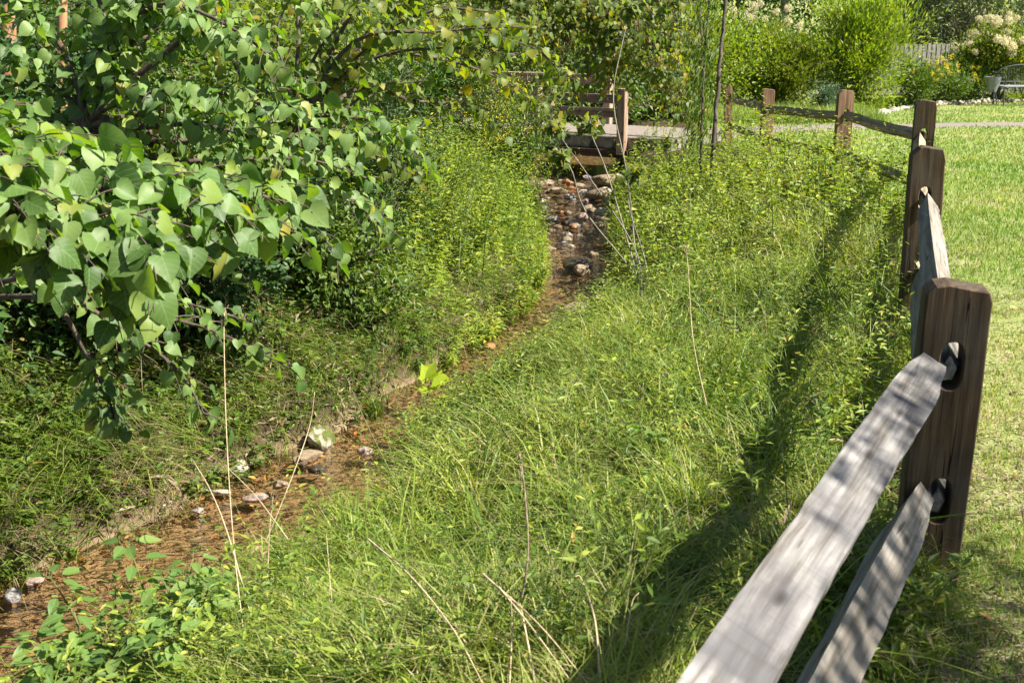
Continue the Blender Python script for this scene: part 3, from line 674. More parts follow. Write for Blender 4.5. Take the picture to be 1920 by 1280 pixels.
for px, py, wv, mt in ((1000, 352, 44, 'tan'), (1042, 362, 40, 'tan'), (1068, 372, 28, 'grey'), (1092, 362, 22, 'pale'), (1118, 372, 52, 'tan'), (1142, 346, 60, 'tan'), (1168, 338, 40, 'pale'), (1190, 330, 34, 'tan'),
                       (1105, 396, 34, 'tan'), (1128, 402, 36, 'pale'), (1150, 380, 40, 'tan'), (1092, 410, 26, 'pink'), (1035, 415, 30, 'grey'), (1063, 345, 26, 'rust'), (1100, 335, 24, 'grey'), (1052, 400, 22, 'rust'),
                       (1075, 428, 18, 'rust'), (1122, 425, 26, 'tan'), (1060, 420, 22, 'dark'), (1012, 380, 24, 'pale'), (1135, 362, 30, 'pale'), (1085, 350, 22, 'tan'), (1030, 345, 24, 'pink'), (1160, 398, 30, 'tan')):
    rock(px, py, wv, mt, "cobble in the stony riffle just below the footbridge", random.randrange(10), .7, .25, group="cobbles of the riffle below the footbridge")
for k in range(110):
    yy_ = random.uniform(12.2, 17.4); u_ = random.uniform(-1.25, 1.3); xx_ = float(xs_(yy_)) + u_ * float(np.interp(yy_, CY, CW)); r = random.uniform(.02, .075); mt = random.choice(['tan', 'tan', 'grey', 'pink', 'dark', 'rust', 'pale'])
    key = (RSH[k % 10].name, mt)
    if key not in RN:
        m2 = RSH[k % 10].copy(); m2.materials.append(RM[mt]); RN[key] = m2
    o = bpy.data.objects.new("stone", RN[key]); S.collection.objects.link(o); o.scale = (r, r, r * .7); o.location = (xx_, yy_, max(float(terr(xx_, yy_)), float(wz_(yy_)) - .02) + r * .1)
    o.rotation_euler = (0, 0, random.uniform(0, 6)); tag(o, "cobble in the stony riffle just below the footbridge", "stone", "cobbles of the riffle below the footbridge")
# edging stones of the flower bed
EC = curve([(4.3, 22.2, 0), (5.9, 22.6, 0), (7.0, 24.0, 0), (8.6, 26.3, 0), (11.5, 28.3, 0), (15, 28.6, 0)], 400)
seg = np.concatenate([[0], np.cumsum(np.linalg.norm(np.diff(EC, axis=0), axis=1))]); s_ = 0.0
while s_ < seg[-1]:
    x_, y_ = np.interp(s_, seg, EC[:, 0]), np.interp(s_, seg, EC[:, 1]); r = random.uniform(.07, .12); key = ('edge', random.randrange(5))
    if key not in RN:
        m2 = RSH[key[1]].copy(); m2.materials.append(RM['pale']); RN[key] = m2
    o = bpy.data.objects.new("edging_stone", RN[key]); S.collection.objects.link(o); o.scale = (r, r, r * .9)
    o.location = (x_, y_, float(terr(x_, y_)) + r * .3); o.rotation_euler = (0, 0, random.uniform(0, 6)); tag(o, "pale edging stone set in a curve between lawn and flower bed", "stone", "edging stones of the flower bed")
    s_ += r * 1.7
# pebbles on the stream bed
q = Buf(); n = 5200
yp = np.where(rng.rand(n) < .5, rng.uniform(4, 18.5, n), 4 + 8 * rng.rand(n) ** 1.0); up = rng.uniform(-1.05, 1.05, n); hwp = np.interp(yp, CY, CW)
xp = xs_(yp) + up * hwp / cosf(yp); keep = ((yp > 6.6) | (rng.rand(n) < .18)) & (vnoise(xp, yp, 1.8, 9) + .4 * (yp > 9.5) + .25 * (yp > 14) > -.02 + .3 * rng.rand(n)); xp, yp = xp[keep], yp[keep]; n = len(xp)
ico = bmesh.new(); bmesh.ops.create_icosphere(ico, subdivisions=1, radius=1); ico.verts.ensure_lookup_table()
iv = np.array([v.co[:] for v in ico.verts]); if_ = np.array([[v.index for v in f.verts] for f in ico.faces]); ico.free()
sz = .008 + .028 * rng.rand(n) ** 2.2; scv = np.stack([sz, sz * rng.uniform(.6, 1, n), sz * rng.uniform(.35, .7, n)], 1)
V = np.stack([xp, yp, terr(xp, yp) + sz * .2], 1)[:, None] + iv[None] * scv[:, None] * (1 + .15 * rng.randn(n, len(iv), 1))
F = if_[None] + (np.arange(n) * len(iv))[:, None, None]; A = np.zeros((n, len(iv), 3)); A[..., 2] = rng.rand(n)[:, None]
q.add(V.reshape(-1, 3), F.reshape(-1, 3), A.reshape(-1, 3))
mt = leaf_mat("pebble_mix", [(0, (.04, .03, .022)), (.3, (.14, .09, .055)), (.55, (.24, .16, .095)), (.72, (.28, .19, .11)), (.85, (.22, .2, .18)), (1, (.38, .33, .26))], trans=0.0, rough=.5)
tag(q.build("streambed_pebbles", mt), kind="stuff", label="small brown and grey pebbles on the stream bed", cat="pebbles")

# ------------------------------------------------------------------ plants: generic builders
def hang_leaves(n, td, side):
    """directions of drooping leaves along a twig of direction td"""
    D = .55 * td + .55 * side + np.array([0, 0, -.75]) + .35 * rng.normal(size=(n, 3))
    N = .8 * SD + np.array([0, -.1, .4]) + .62 * rng.normal(size=(n, 3))
    return D, N
def redbud(name, label, group, base, limbs, leaf, mat, T, step=.05, twig_l=(.12, .4), twig_gap=.09, pods=0, trunk_r=.05, cat="tree", bark='bark'):
    """limbs: list of control polylines (world); each gets side twigs with hanging heart leaves"""
    root = empty(name, base, label, cat, group)
    tk = Buf(); cr = Buf(); base = np.array(base, float); pd = Buf()
    for L in limbs:
        bare = 0.0
        if isinstance(L, tuple): L, bare = L
        L = [np.array(p, float) for p in L]
        c = curve(L, 26); ln = np.linalg.norm(np.diff(c, axis=0), axis=1).sum()
        r0 = min(trunk_r, .006 + .007 * ln); V, F, A = tube(c, np.linspace(r0, .003, 26), 6); tk.add(V, F, A)
        nt_ = max(3, int(ln / twig_gap))
        P_, D_, N_ = [], [], []
        for k in range(nt_ + 1):
            u = bare + (1 - bare) * (k + random.random() * .6) / (nt_ + .6); u = min(u, .999); ii = u * 25; i0 = int(ii); p = c[i0] + (ii - i0) * (c[min(i0 + 1, 25)] - c[i0])
            tg = nrmz(c[min(i0 + 1, 25)] - c[max(i0 - 1, 0)]); sd = nrmz(np.cross(tg, [0, 0, 1])) * (1 if k % 2 else -1)
            l = random.uniform(*twig_l) * (1.1 - .6 * u)
            e = p + l * (sd * .8 + tg * .7 + np.array([0, 0, random.uniform(-.35, .35)])) + .04 * rng.normal(size=3)
            mid = (p + e) / 2 + np.array([0, 0, .08 * l]); e[2] -= .12 * l
            tc_ = curve([p, mid, e], 7); V, F, A = tube(tc_, np.linspace(.0035, .0014, 7), 4, cap=False); tk.add(V, F, A)
            nl = max(2, int(l / step)); uu_ = (np.arange(nl) + .5 + rng.uniform(-.3, .3, nl)) / nl * 6
            j0 = np.clip(uu_.astype(int), 0, 5); pp = tc_[j0] + (uu_ - j0)[:, None] * (tc_[j0 + 1] - tc_[j0])
            sgn = np.where(np.arange(nl) % 2, 1., -1.)[:, None]; tdir = nrmz(e - p)[None]; sdd = sgn * nrmz(np.cross(tdir, [[0, 0, 1]]))
            pe = pp + leaf * .35 * (sdd * .8 + np.array([0, 0, .2]))
            d1, n1 = hang_leaves(nl, tdir, sdd); P_.append(pe); D_.append(d1); N_.append(n1)
            blades(tk, pp, np.arctan2(sdd[:, 1], sdd[:, 0]), leaf * .3, 1.2, .003, segs=1)
            if pods and random.random() < pods:
                npd = random.randint(2, 6); pq = p + .03 * rng.normal(size=(npd, 3))
                leaves(pd, NARROW, pq, np.array([[0, 0, -1.]]) + .25 * rng.normal(size=(npd, 3)), rdir(npd), rng.uniform(.06, .09, npd))
        P_ = np.concatenate(P_); D_ = np.concatenate(D_); N_ = np.concatenate(N_)
        vv = rng.randint(0, 4, len(P_)); TT = [T, HC1, HC2, T] if T is HEART else [T] * 4
        for q_ in range(4): leaves(cr, TT[q_], P_[vv == q_], D_[vv == q_], N_[vv == q_], leaf * rng.uniform(.42, 1.15, int((vv == q_).sum())))
    tk.build("trunk", M[bark], parent=root, smooth=True); cr.build("crown", mat, parent=root, smooth=True)
    if pods: pd.build("seed_pods", M['pod'], parent=root)
    return root

def shrub(name, label, cat, base, rx, ry, h, nleaf, leaf, mat, T=QUAD, group=None, stems=9, bark='twig', clump=.16, low=.12, lean=(0, 0), flowers=None, stemr=.012, droop=.0, up=.35, top=1.0):
    root = empty(name, base, label, cat, group); base = np.array(base, float)
    tk, cr = Buf(), Buf(); size = (rx + ry + h) / 3
    ncl = max(12, nleaf // 45); C = []
    for s in range(stems):
        a = 2 * math.pi * s / stems + random.uniform(-.3, .3); el = random.uniform(.15, 1.0) ** .7
        e = base + np.array([math.cos(a) * rx * (1.05 - el * .75) + lean[0], math.sin(a) * ry * (1.05 - el * .75) + lean[1], h * (.35 + .62 * el) * top])
        m_ = base + (e - base) * np.array([.35, .35, .6]) + size * .05 * rng.normal(size=3)
        c = curve([base + np.array([.04 * math.cos(a), .04 * math.sin(a), -.03]), m_, e], 12)
        V, F, A = tube(c, np.linspace(stemr, stemr * .25, 12), 5); tk.add(V, F, A); C.append(c)
    C = np.array(C)
    si = rng.randint(0, stems, ncl); ti = np.clip((low + (1 - low) * rng.rand(ncl) ** .7) * 11, 0, 10.99); j = ti.astype(int)
    cc = C[si, j] + (ti - j)[:, None] * (C[si, j + 1] - C[si, j]); off = rdir(ncl, .6) * size * rng.uniform(.05, .42, (ncl, 1)) * np.array([rx, ry, h * .7]) / size
    cc2 = cc + off; cc2[:, 2] = np.maximum(cc2[:, 2], base[2] + .05)
    for k in range(0, ncl, max(1, ncl // 160)):
        V, F, A = tube(np.array([cc[k], (cc[k] + cc2[k]) / 2 + [0, 0, .02], cc2[k]]), [stemr * .35, stemr * .25, stemr * .12], 4, cap=False); tk.add(V, F, A)
    ci = rng.randint(0, ncl, nleaf); cs = size * clump * rng.uniform(.6, 1.4, ncl)
    P = cc2[ci] + rng.normal(size=(nleaf, 3)) * cs[ci][:, None] * np.array([1, 1, .7]); P[:, 2] = np.maximum(P[:, 2], base[2] + .02)
    out = nrmz(P - (base + [0, 0, h * .35]))
    D = out * .6 + rdir(nleaf) * .6 + np.array([0, 0, up - droop]); N = np.array([0, 0, .6]) + SD * .4 + rdir(nleaf) * .55
    leaves(cr, T, P, D, N, leaf * rng.uniform(.6, 1.25, nleaf), rnd=np.clip(rng.rand(nleaf) * .7 + rng.rand(ncl)[ci] * .3, 0, 1))
    tk.build("stems", M[bark], parent=root, smooth=True); cr.build("foliage", mat, parent=root)
    if flowers:
        nf, fr_, fm, per, ppl, zlo = flowers
        fm_ = Buf(); pts = rdir(per); leaves(fm_, QUAD, pts * fr_ * rng.uniform(.75, 1, (per, 1)) * np.array([1, 1, 1.1]), rdir(per), pts, ppl)
        proto = fm_.build("flower_head", fm, parent=root, origin=(0, 0, 0))
        hi = cc2[np.argsort(-(cc2 @ (np.array([.25, -.45, 1.0]))) + .35 * h * rng.rand(ncl))][:nf]
        for k, p in enumerate(hi):
            o = proto if k == 0 else proto.copy()
            if k: S.collection.objects.link(o); o.parent = root
            oc = nrmz((p - (base + [0, 0, h * .45]))[None])[0]; o.location = Vector(p + oc * size * clump * random.uniform(1.2, 2.0) + np.array([0, -size * clump * .4, 0])) - root.location
            o.rotation_euler = (random.random() * 6, random.random() * 6, random.random() * 6); f = random.uniform(.7, 1.2); o.scale = (f, f, f)
    return root

def weeds(buf, P, h, lean, nl, leaf, T, az=None, stem_w=.003, smat=1, lmat=0, t0=.15, incl=.35, bend=.35):
    """many single-stemmed herbs with leaves up the stem (arrays)"""
    n = len(P); az = rng.uniform(0, 6.28, n) if az is None else az
    h = np.broadcast_to(h, (n,))
    hd = np.stack([np.cos(az), np.sin(az), 0 * az], 1)
    blades(buf, P, az, h, lean, stem_w, segs=3, mat=smat)
    t = np.clip(t0 + (1 - t0) * (np.arange(nl)[None] + rng.rand(n, nl)) / nl, 0, 1)
    pos = P[:, None] + (h[:, None] * (t - .45 * lean * t ** 2.2))[..., None] * np.array([0, 0, 1.]) + (h * lean)[:, None, None] * (t ** 1.9)[..., None] * hd[:, None]
    a2 = az[:, None] + np.arange(nl)[None] * 2.4 + rng.uniform(-.5, .5, (n, nl))
    D = np.stack([np.cos(a2), np.sin(a2), np.full_like(a2, incl) + .3 * rng.normal(size=a2.shape)], -1).reshape(-1, 3)
    N = np.array([0, 0, 1.]) + .35 * SD + .35 * rng.normal(size=D.shape)
    sz = (leaf * rng.uniform(.55, 1.2, (n, nl)) * (1.15 - .55 * t)).ravel()
    leaves(buf, T, pos.reshape(-1, 3), D, N, sz, rnd=np.clip(np.repeat(rng.rand(n), nl) * .55 + rng.rand(n * nl) * .5, 0, 1), mat=lmat)

def scatter(n, y0, y1, kfr=1.25, power=1.0, xr=None):
    """points spread inside a widened view wedge, denser near the camera"""
    u = rng.rand(n); y = np.exp(np.log(y0) + u * (np.log(y1) - np.log(y0))) if power == 1 else y0 + (y1 - y0) * u
    half = (960 / FPX) * (y * cp + 1.6 * sp) * kfr
    x = rng.uniform(-1, 1, n) * half
    if xr is not None:
        k = (x > xr[0]) & (x < xr[1]); x, y = x[k], y[k]
    return x, y
def on_ground(x, y, lift=0.0): return np.stack([x, y, terr(x, y) + lift], 1)
def bank_t(x, y):
    _, d, t = terr(x, y, True); return d, t

# ------------------------------------------------------------------ lawn
x, y = scatter(350000, 2.6, 30, 1.2); k = (x > fence_x(y) - .05); x, y = x[k], y[k]
bare = vnoise(x, y, 1.6, 11) + .5 * vnoise(x, y, 5, 12); k = rng.rand(len(x)) < np.clip(1.0 - 1.3 * np.maximum(bare - .05, 0) * (y < 8), .12, 1); x, y, bare = x[k], y[k], bare[k]
n = len(x); q = Buf(); far = np.clip(y / 6, 1, 3.0)
blades(q, on_ground(x, y), rng.uniform(0, 6.28, n), rng.uniform(.018, .05, n) * np.clip(far, 1, 1.5), rng.uniform(.2, 1.1, n), rng.uniform(.003, .006, n) * far, rnd=np.clip(rng.rand(n) * .75 + .45 * (vnoise(x, y, .9, 13) + .3) + .18 * (y < 7), 0, 1), segs=2)
tag(q.build("lawn_grass", M['lawn']), "short mown lawn grass with thin straw patches right of the rail fence", "lawn grass", kind="stuff")
x, y = scatter(60000, 2.2, 9, 1.2); k = (x > fence_x(y) - .1) & (vnoise(x, y, 1.6, 11) > -.1 + .4 * rng.rand(len(x))); x, y = x[k], y[k]; n = len(x); q = Buf()
leaves(q, NARROW, on_ground(x, y, .006), rdir(n, .12), np.array([0, 0, 1.]) + .3 * rdir(n), rng.uniform(.02, .06, n) * .7); q_ = q.build("dry_thatch", M['straw'])
tag(q_, "straw coloured dead thatch lying between the lawn blades", "dry grass", kind="stuff")

# ------------------------------------------------------------------ right bank: grass and weeds
def rb(n, y0, y1, dens=None, tmin=.0, edge=.08):
    x, y = scatter(n, y0, y1, 1.2); d, t = bank_t(x, y)
    k = (d > 0) & (t > tmin) & (x < fence_x(y) + edge) & ~((y > 16.6) & (y < 20) & (x < 2.0)); x, y = x[k], y[k]; t = t[k]
    k = (rng.rand(len(x)) < np.clip(.70 + 1.2 * vnoise(x, y, 3.4, 77) + .9 * vnoise(x, y, 8.3, 76), .06, 1)) & ((y > 8.5) | (t > np.interp(y, [4.6, 5.2, 6.6, 7.2], [.75, .45, .42, .2])) | (rng.rand(len(x)) < .1)); x, y, t = x[k], y[k], t[k]
    if dens is not None: k = rng.rand(len(x)) < dens(x, y); x, y, t = x[k], y[k], t[k]
    return x, y, t
def tufts(buf, x, y, nb, h, wd, bend=(.3, 1.6), spread=.035, tone=None, azc=None, segs=3, lift=0.0):
    n = len(x); nb_ = rng.randint(int(nb * .5), int(nb * 1.5), n); idx = np.repeat(np.arange(n), nb_); N_ = len(idx)
    px_, py_ = x[idx] + spread * rng.normal(size=N_), y[idx] + spread * rng.normal(size=N_)
    hh = np.broadcast_to(h, (n,))[idx] * rng.uniform(.35, 1.15, N_); az = rng.uniform(0, 6.28, N_) if azc is None else azc[idx] + rng.normal(size=N_) * .9
    tn = (rng.rand(n) * .6 if tone is None else tone)[idx] + rng.rand(N_) * .42
    blades(buf, np.stack([px_, py_, terr(px_, py_) + lift], 1), az, hh, rng.uniform(bend[0], bend[1], N_), np.broadcast_to(wd, (n,))[idx] * rng.uniform(.6, 1.2, N_), rnd=np.clip(tn, 0, 1), segs=segs)
def edge_pts(n, y0, y1, t0, t1, side=-1):
    y = np.exp(rng.uniform(np.log(y0), np.log(y1), n)); t = rng.uniform(t0, t1, n)
    hw = np.interp(y, CY, CW) * (1 + .22 * vnoise(0 * y, y, 2.3, 3)); return xs_(y) + side * (hw + t) / cosf(y), y, t
q = Buf()
x, y, t = rb(15000, 2.2, 16); n = len(x); far = np.clip(y / 7, .9, 1.7)
hp = (.14 + .25 * np.clip(vnoise(x, y, 1.5, 21) + .5, 0, 1.2)) * np.where(x > fence_x(y) - .25, .7, 1)
tufts(q, x, y, 17, hp, .0078 * far, tone=np.clip(.30 + .35 * vnoise(x, y, 1.1, 22) + .3 * rng.rand(n), 0, .62))
x, y, t = rb(1500, 2.3, 13, lambda x, y: (vnoise(x, y, 1.2, 23) > .0) * .9 + .1); n = len(x)
tufts(q, x, y, 14, rng.uniform(.25, .5, n), .0075, bend=(.4, 1.3), segs=6, tone=rng.rand(n) * .4)
x, y, t = rb(1500, 2.8, 15, tmin=-.05); k = t < .4; x, y = x[k], y[k]; n = len(x)
tufts(q, x, y, 16, rng.uniform(.08, .2, n), .006, bend=(.6, 2.2), segs=4)
tag(q.build("bank_grass", M['grass']), "long wild green grass covering the right bank between stream and rail fence", "wild grass", kind="stuff")
q = Buf()
x, y, t = rb(16000, 2.3, 14); n = len(x)
blades(q, on_ground(x, y, .01), rng.uniform(0, 6.28, n), rng.uniform(.08, .34, n), rng.uniform(.5, 1.9, n), rng.uniform(.002, .0036, n), segs=4)
x, y, t = rb(60000, 2.3, 13, lambda x, y: np.clip(1.6 * vnoise(x, y, 1.9, 37), 0, 1)); n = len(x)
leaves(q, NARROW, on_ground(x, y, .01) + np.stack([0 * x, 0 * x, rng.rand(n) ** 2 * .12], 1), rdir(n, .25), np.array([0, 0, 1.]) + .5 * rdir(n), rng.uniform(.03, .11, n))
tag(q.build("bank_straw", M['straw']), "dry straw stalks mixed into the right bank grass", "dry grass", kind="stuff")
q = Buf()      # leafy weeds with short narrow leaves held flat
x, y, t = rb(14000, 2.5, 15.5, lambda x, y: np.clip(.6 + 1.3 * vnoise(x, y, .9, 31), .08, 1)); n = len(x)
weeds(q, on_ground(x, y), rng.uniform(.1, .5, n) * np.interp(y, [3, 9], [.9, 1.15]) * (1 + .5 * vnoise(x, y, 1.3, 33)), .5, 13, .068, LN, stem_w=.0028, incl=.15)
x, y, t = rb(9500, 2.8, 15.5, lambda x, y: np.clip(.2 + 1.2 * vnoise(x, y, .8, 36) - .3 * sm(-1.6, -.2, x - fence_x(y)), .04, 1)); n = len(x)
weeds(q, on_ground(x, y), rng.uniform(.14, .55, n), .4, 13, .046, OVATE, stem_w=.0028, incl=.15)
x, y, t = rb(4200, 3.0, 9, lambda x, y: np.clip(.3 + 1.2 * vnoise(x, y, 1.3, 32) + .8 * (x < .5), .0, 1) * (x < fence_x(y) - .6), tmin=-.1); n = len(x)
weeds(q, on_ground(x, y), rng.uniform(.2, .45, n), .45, 34, .024, NARROW, stem_w=.0028, t0=.1, incl=.5)
x, y, t = rb(2600, 4.0, 14.5, lambda x, y: np.clip(.25 + 1.3 * vnoise(x, y, 1.15, 61), 0, 1) * (x < fence_x(y) - .35)); n = len(x)
weeds(q, on_ground(x, y), rng.uniform(.4, .85, n) * np.interp(y, [4, 9], [.75, 1.05]), .4, 44, .032, NARROW, stem_w=.003, t0=.25, incl=.35)
x, y, t = rb(1400, 4.5, 15, lambda x, y: np.clip(.25 + 1.3 * vnoise(x, y, .95, 62), 0, 1)); n = len(x)
weeds(q, on_ground(x, y), rng.uniform(.3, .6, n), .3, 16, .055, LN, stem_w=.003, t0=.3, incl=.2)
x, y, t = edge_pts(1500, 6.7, 8.7, -.4, .4, 1); n = len(x)
weeds(q, on_ground(x, y), rng.uniform(.2, .44, n), .45, 15, .06, LN, stem_w=.003, incl=.15)
tag(q.build("bank_weeds", [M['weed'], M['stem']]), "fine leaved green weeds standing among the right bank grass", "weeds", kind="stuff")
q = Buf()      # leafy jewelweed-like cover toward the bridge
x, y, t = rb(8000, 8.2, 17.8, lambda x, y: np.clip(.15 + (y - 8.4) / 3.2, 0, 1)); n = len(x)
weeds(q, on_ground(x, y), rng.uniform(.28, .86, n) * np.interp(fence_x(y) - x, [0, .7, 2.2], [.95, 1.15, .8]) * np.interp(y, [11, 15], [1, 1.25]) * (1 + .25 * vnoise(x, y, 1.6, 34)), .3, 17, .064, OVATE, stem_w=.006, t0=.12, incl=.1)
tag(q.build("leafy_ground_cover", [M['lime'], M['stem']]), "broad leaved yellow green cover filling the bank from the middle fence posts to the bridge", "ground cover", kind="stuff")
q = Buf(); x, y, t = rb(1500, 8.5, 14, lambda x, y: np.clip(.3 + (x - 1.5) * .5, 0, 1)); n = len(x)
P = on_ground(x, y) + np.stack([0 * x, 0 * x, rng.uniform(.25, .55, n)], 1)
P = np.repeat(P, 3, 0) + .004 * rng.normal(size=(3 * n, 3)); leaves(q, QUAD, P, rdir(3 * n), rdir(3 * n), .012)
tag(q.build("orange_berries", M['berry']), "tiny orange jewelweed flowers dotted over the far end of the bank", "flowers", kind="stuff")

# ------------------------------------------------------------------ left bank
def lb(n, y0, y1, tmax=2.6, tmin=.0):
    x, y = scatter(n, y0, y1, 1.3); d, t = bank_t(x, y); k = (d < 0) & (t > tmin) & (t < tmax) & ~((y > 16.4) & (y < 22)) & (rng.rand(len(x)) < np.clip(.7 + 1.4 * vnoise(x, y, 3.1, 78), .08, 1)); return x[k], y[k], t[k]
q = Buf(); x, y, t = lb(11000, 3.4, 15.5, 2.8, .02); n = len(x)
tufts(q, x, y, 14, (.10 + .14 * rng.rand(n)) * np.interp(t, [0, .8, 2], [.9, 1.3, 2.1]), .006 * np.clip(y / 6, 1, 1.8), bend=(.4, 2.0), tone=np.clip(.25 + .4 * vnoise(x, y, 1.5, 43) + .3 * rng.rand(n), 0, .6))
x, y, t = edge_pts(1500, 3.6, 15.5, .0, .6); n = len(x)
tufts(q, x, y, 22, rng.uniform(.08, .2, n), .006, bend=(.6, 2.6), segs=5, lift=.01, tone=rng.rand(n) * .5)
x, y, t = edge_pts(420, 3.6, 11, .05, .3); n = len(x)
tufts(q, x, y, 13, rng.uniform(.08, .2, n), .006, bend=(1.0, 2.6), segs=5, azc=rng.uniform(-1.8, .8, n), lift=.02, tone=rng.rand(n) * .55)
tag(q.build("left_bank_grass", M['grass']), "tangled green grass on the steep left bank", "wild grass", kind="stuff")
q = Buf(); x, y, t = edge_pts(1700, 3.6, 10.5, .0, .9); n = len(x)
k = rng.rand(n) < np.clip(.5 + vnoise(x, y, 2.2, 41), 0.1, 1); x, y = x[k], y[k]; n = len(x)
tufts(q, x, y, 26, rng.uniform(.07, .22, n), .0045, bend=(.8, 2.9), segs=5, lift=.02, tone=rng.rand(n) * .6)
x, y, t = lb(8000, 3.6, 11, 2.4, .1); n = len(x)
blades(q, on_ground(x, y, .02), rng.uniform(0, 6.28, n), rng.uniform(.1, .5, n), rng.uniform(.3, 1.8, n), rng.uniform(.002, .004, n), segs=5)
x, y, t = edge_pts(26000, 3.6, 11, -.03, 1.3); k = rng.rand(len(x)) < np.clip(.35 + 1.5 * vnoise(x, y, 2.1, 38), .02, 1); x, y = x[k], y[k]; n = len(x)
leaves(q, NARROW, on_ground(x, y, .01) + np.stack([0 * x, 0 * x, rng.rand(n) ** 2 * .12], 1), rdir(n, .5), np.array([0, 0, 1.]) + .5 * rdir(n), rng.uniform(.03, .12, n))
tag(q.build("left_bank_straw", M['straw']), "dry straw and dead grass hanging over the left water edge", "dry grass", kind="stuff")
q = Buf(); x, y, t = lb(15000, 3.8, 12, 2.8, .04); n = len(x)
k = rng.rand(n) < np.clip(.45 + .9 * vnoise(x, y, 1.4, 42) + .25 * t, .06, 1); x, y, t = x[k], y[k], t[k]; n = len(x)
weeds(q, on_ground(x, y), rng.uniform(.1, .4, n) * np.interp(t, [0, .5, 2], [1.0, 1.7, 2.0]) * (1 + .6 * vnoise(x, y, 1.7, 45)), .7, 14, .055, OVATE, stem_w=.0025, incl=.1)
x, y, t = lb(6000, 3.8, 12, 2.0, .0); n = len(x)
weeds(q, on_ground(x, y), rng.uniform(.1, .36, n), .8, 12, .07, LN, stem_w=.0025, incl=.1)
x, y, t = edge_pts(6500, 3.8, 12, -.03, 1.1); n = len(x); k = rng.rand(n) < np.clip(.5 + 1.3 * vnoise(x, y, 2.7, 79), .05, 1); x, y = x[k], y[k]; n = len(x)
weeds(q, on_ground(x, y), rng.uniform(.1, .38, n), .7, 13, .05, OVATE, stem_w=.0025, incl=.1)
tag(q.build("left_bank_vines", [M['weedb'], M['stem']]), "small leaved creepers and weeds scrambling over the left bank", "weeds", kind="stuff")
q = Buf(); x, y, t = edge_pts(2600, 3.6, 14, -.12, .45); n = len(x); leaves(q, OVATE, on_ground(x, y, .012), rdir(n, .2), np.array([0, 0, 1.]) + .6 * rdir(n), rng.uniform(.02, .06, n))
x, y, t = edge_pts(260, 3.6, 12, -.9, .0); n = len(x); P = np.stack([x, y, wz_(y) + .004], 1); leaves(q, OVATE, P, rdir(n, .02), np.array([0, 0, 1.]) + .15 * rdir(n), rng.uniform(.012, .04, n))
tag(q.build("leaf_litter", M['deadleaf']), "brown leaf litter along the left water edge and in the shallow water", "leaf litter", kind="stuff")
# bright mound of weeds between the left bank and the stream
q = Buf(); nn = 4300; y = rng.uniform(8.6, 15.0, nn); d_ = rng.uniform(0, 1, nn) * 1.85 - .12 - .10 * np.exp(-((y - 11.0) / 1.5) ** 2); x = xs_(y) - (np.interp(y, CY, CW) - .02 + d_) / cosf(y); n = len(x)
k = rng.rand(n) < np.clip(.75 + 1.2 * vnoise(x, y, 3.0, 80), .1, 1); x, y, d_ = x[k], y[k], d_[k]; n = len(x); lump = 1 + .6 * vnoise(x, y, 1.9, 44)
hm = (.24 + .52 * np.sin(np.clip((d_ + .1) / 1.7, 0, 1) * 3.14)) * lump
weeds(q, on_ground(x, y), np.clip(hm * rng.uniform(.5, 1.5, n), .1, 1.15), .45, 18, .085, LW, stem_w=.005, incl=.05)
tag(q.build("bright_bank_weeds", [M['lime'], M['stem']]), "mound of bright narrow leaved weeds left of the upper stream", "weeds", kind="stuff")

# ------------------------------------------------------------------ redbud trees on the left
def gp(p): return (float(p[0]), float(p[1]), float(terr(p[0], p[1])))
TB = gp((-2.75, 4.6))
def lim(base, hub, *pts): return [np.array(base), np.array(hub)] + [W(*p) for p in pts]
hubA = np.array([-2.4, 4.3, .75])
redbud("redbud_tree", "near redbud with big pale heart leaves on low arching branches, left edge", None, TB,
       [(lim(TB, hubA, (-60, 300, 3.7), (140, 350, 3.55), (330, 365, 3.6), (520, 430, 3.8)), .3),
        (lim(TB, hubA, (-120, 330, 3.3), (60, 380, 3.3), (220, 420, 3.3), (300, 470, 3.3)), .3),
        (lim(TB, hubA, (-60, 290, 4.0), (160, 310, 4.0), (380, 340, 4.1), (560, 385, 4.2)), .35),
        (lim(TB, hubA, (-80, 420, 3.5), (40, 440, 3.5), (180, 500, 3.6), (260, 560, 3.7)), .35),
        (lim(TB, hubA, (-90, 340, 3.1), (20, 400, 3.15), (90, 450, 3.2), (130, 490, 3.3)), .4),
        (lim(TB, hubA, (-160, 300, 3.5), (-20, 340, 3.4), (150, 400, 3.4), (360, 420, 3.5)), .35),
        (lim(TB, hubA, (-100, 380, 3.9), (60, 400, 3.9), (280, 430, 3.9), (420, 470, 4.0)), .35),
        (lim(TB, hubA, (-60, 240, 3.9), (60, 290, 3.8), (240, 320, 3.9), (420, 350, 4.0)), .35)],
       .08, M['redbud'], HEART, step=.042, twig_l=(.1, .34), twig_gap=.055, trunk_r=.03)
TB2 = gp((-2.9, 5.4))
hubB = np.array([-2.5, 5.2, .35])
redbud("redbud_tree", "small low redbud sweeping diagonally down the left bank to the cream stone", None, TB2,
       [(lim(TB2, hubB, (60, 490, 4.9), (240, 575, 4.8), (400, 620, 4.8), (545, 690, 4.9)), .15),
        (lim(TB2, hubB, (60, 520, 4.8), (200, 600, 4.7), (330, 690, 4.7), (390, 790, 4.8)), .25),
        (lim(TB2, hubB, (80, 560, 4.9), (160, 660, 4.9), (200, 740, 4.9), (215, 790, 4.9)), .6),
        (lim(TB2, hubB, (120, 500, 5.0), (320, 560, 5.0), (460, 600, 5.0)), .2)],
       .066, M['redbud'], HEART, step=.05, twig_l=(.08, .24), twig_gap=.07, trunk_r=.018)
TB3 = gp((-2.6, 6.4))
hubC = W(150, 260, 6.1)
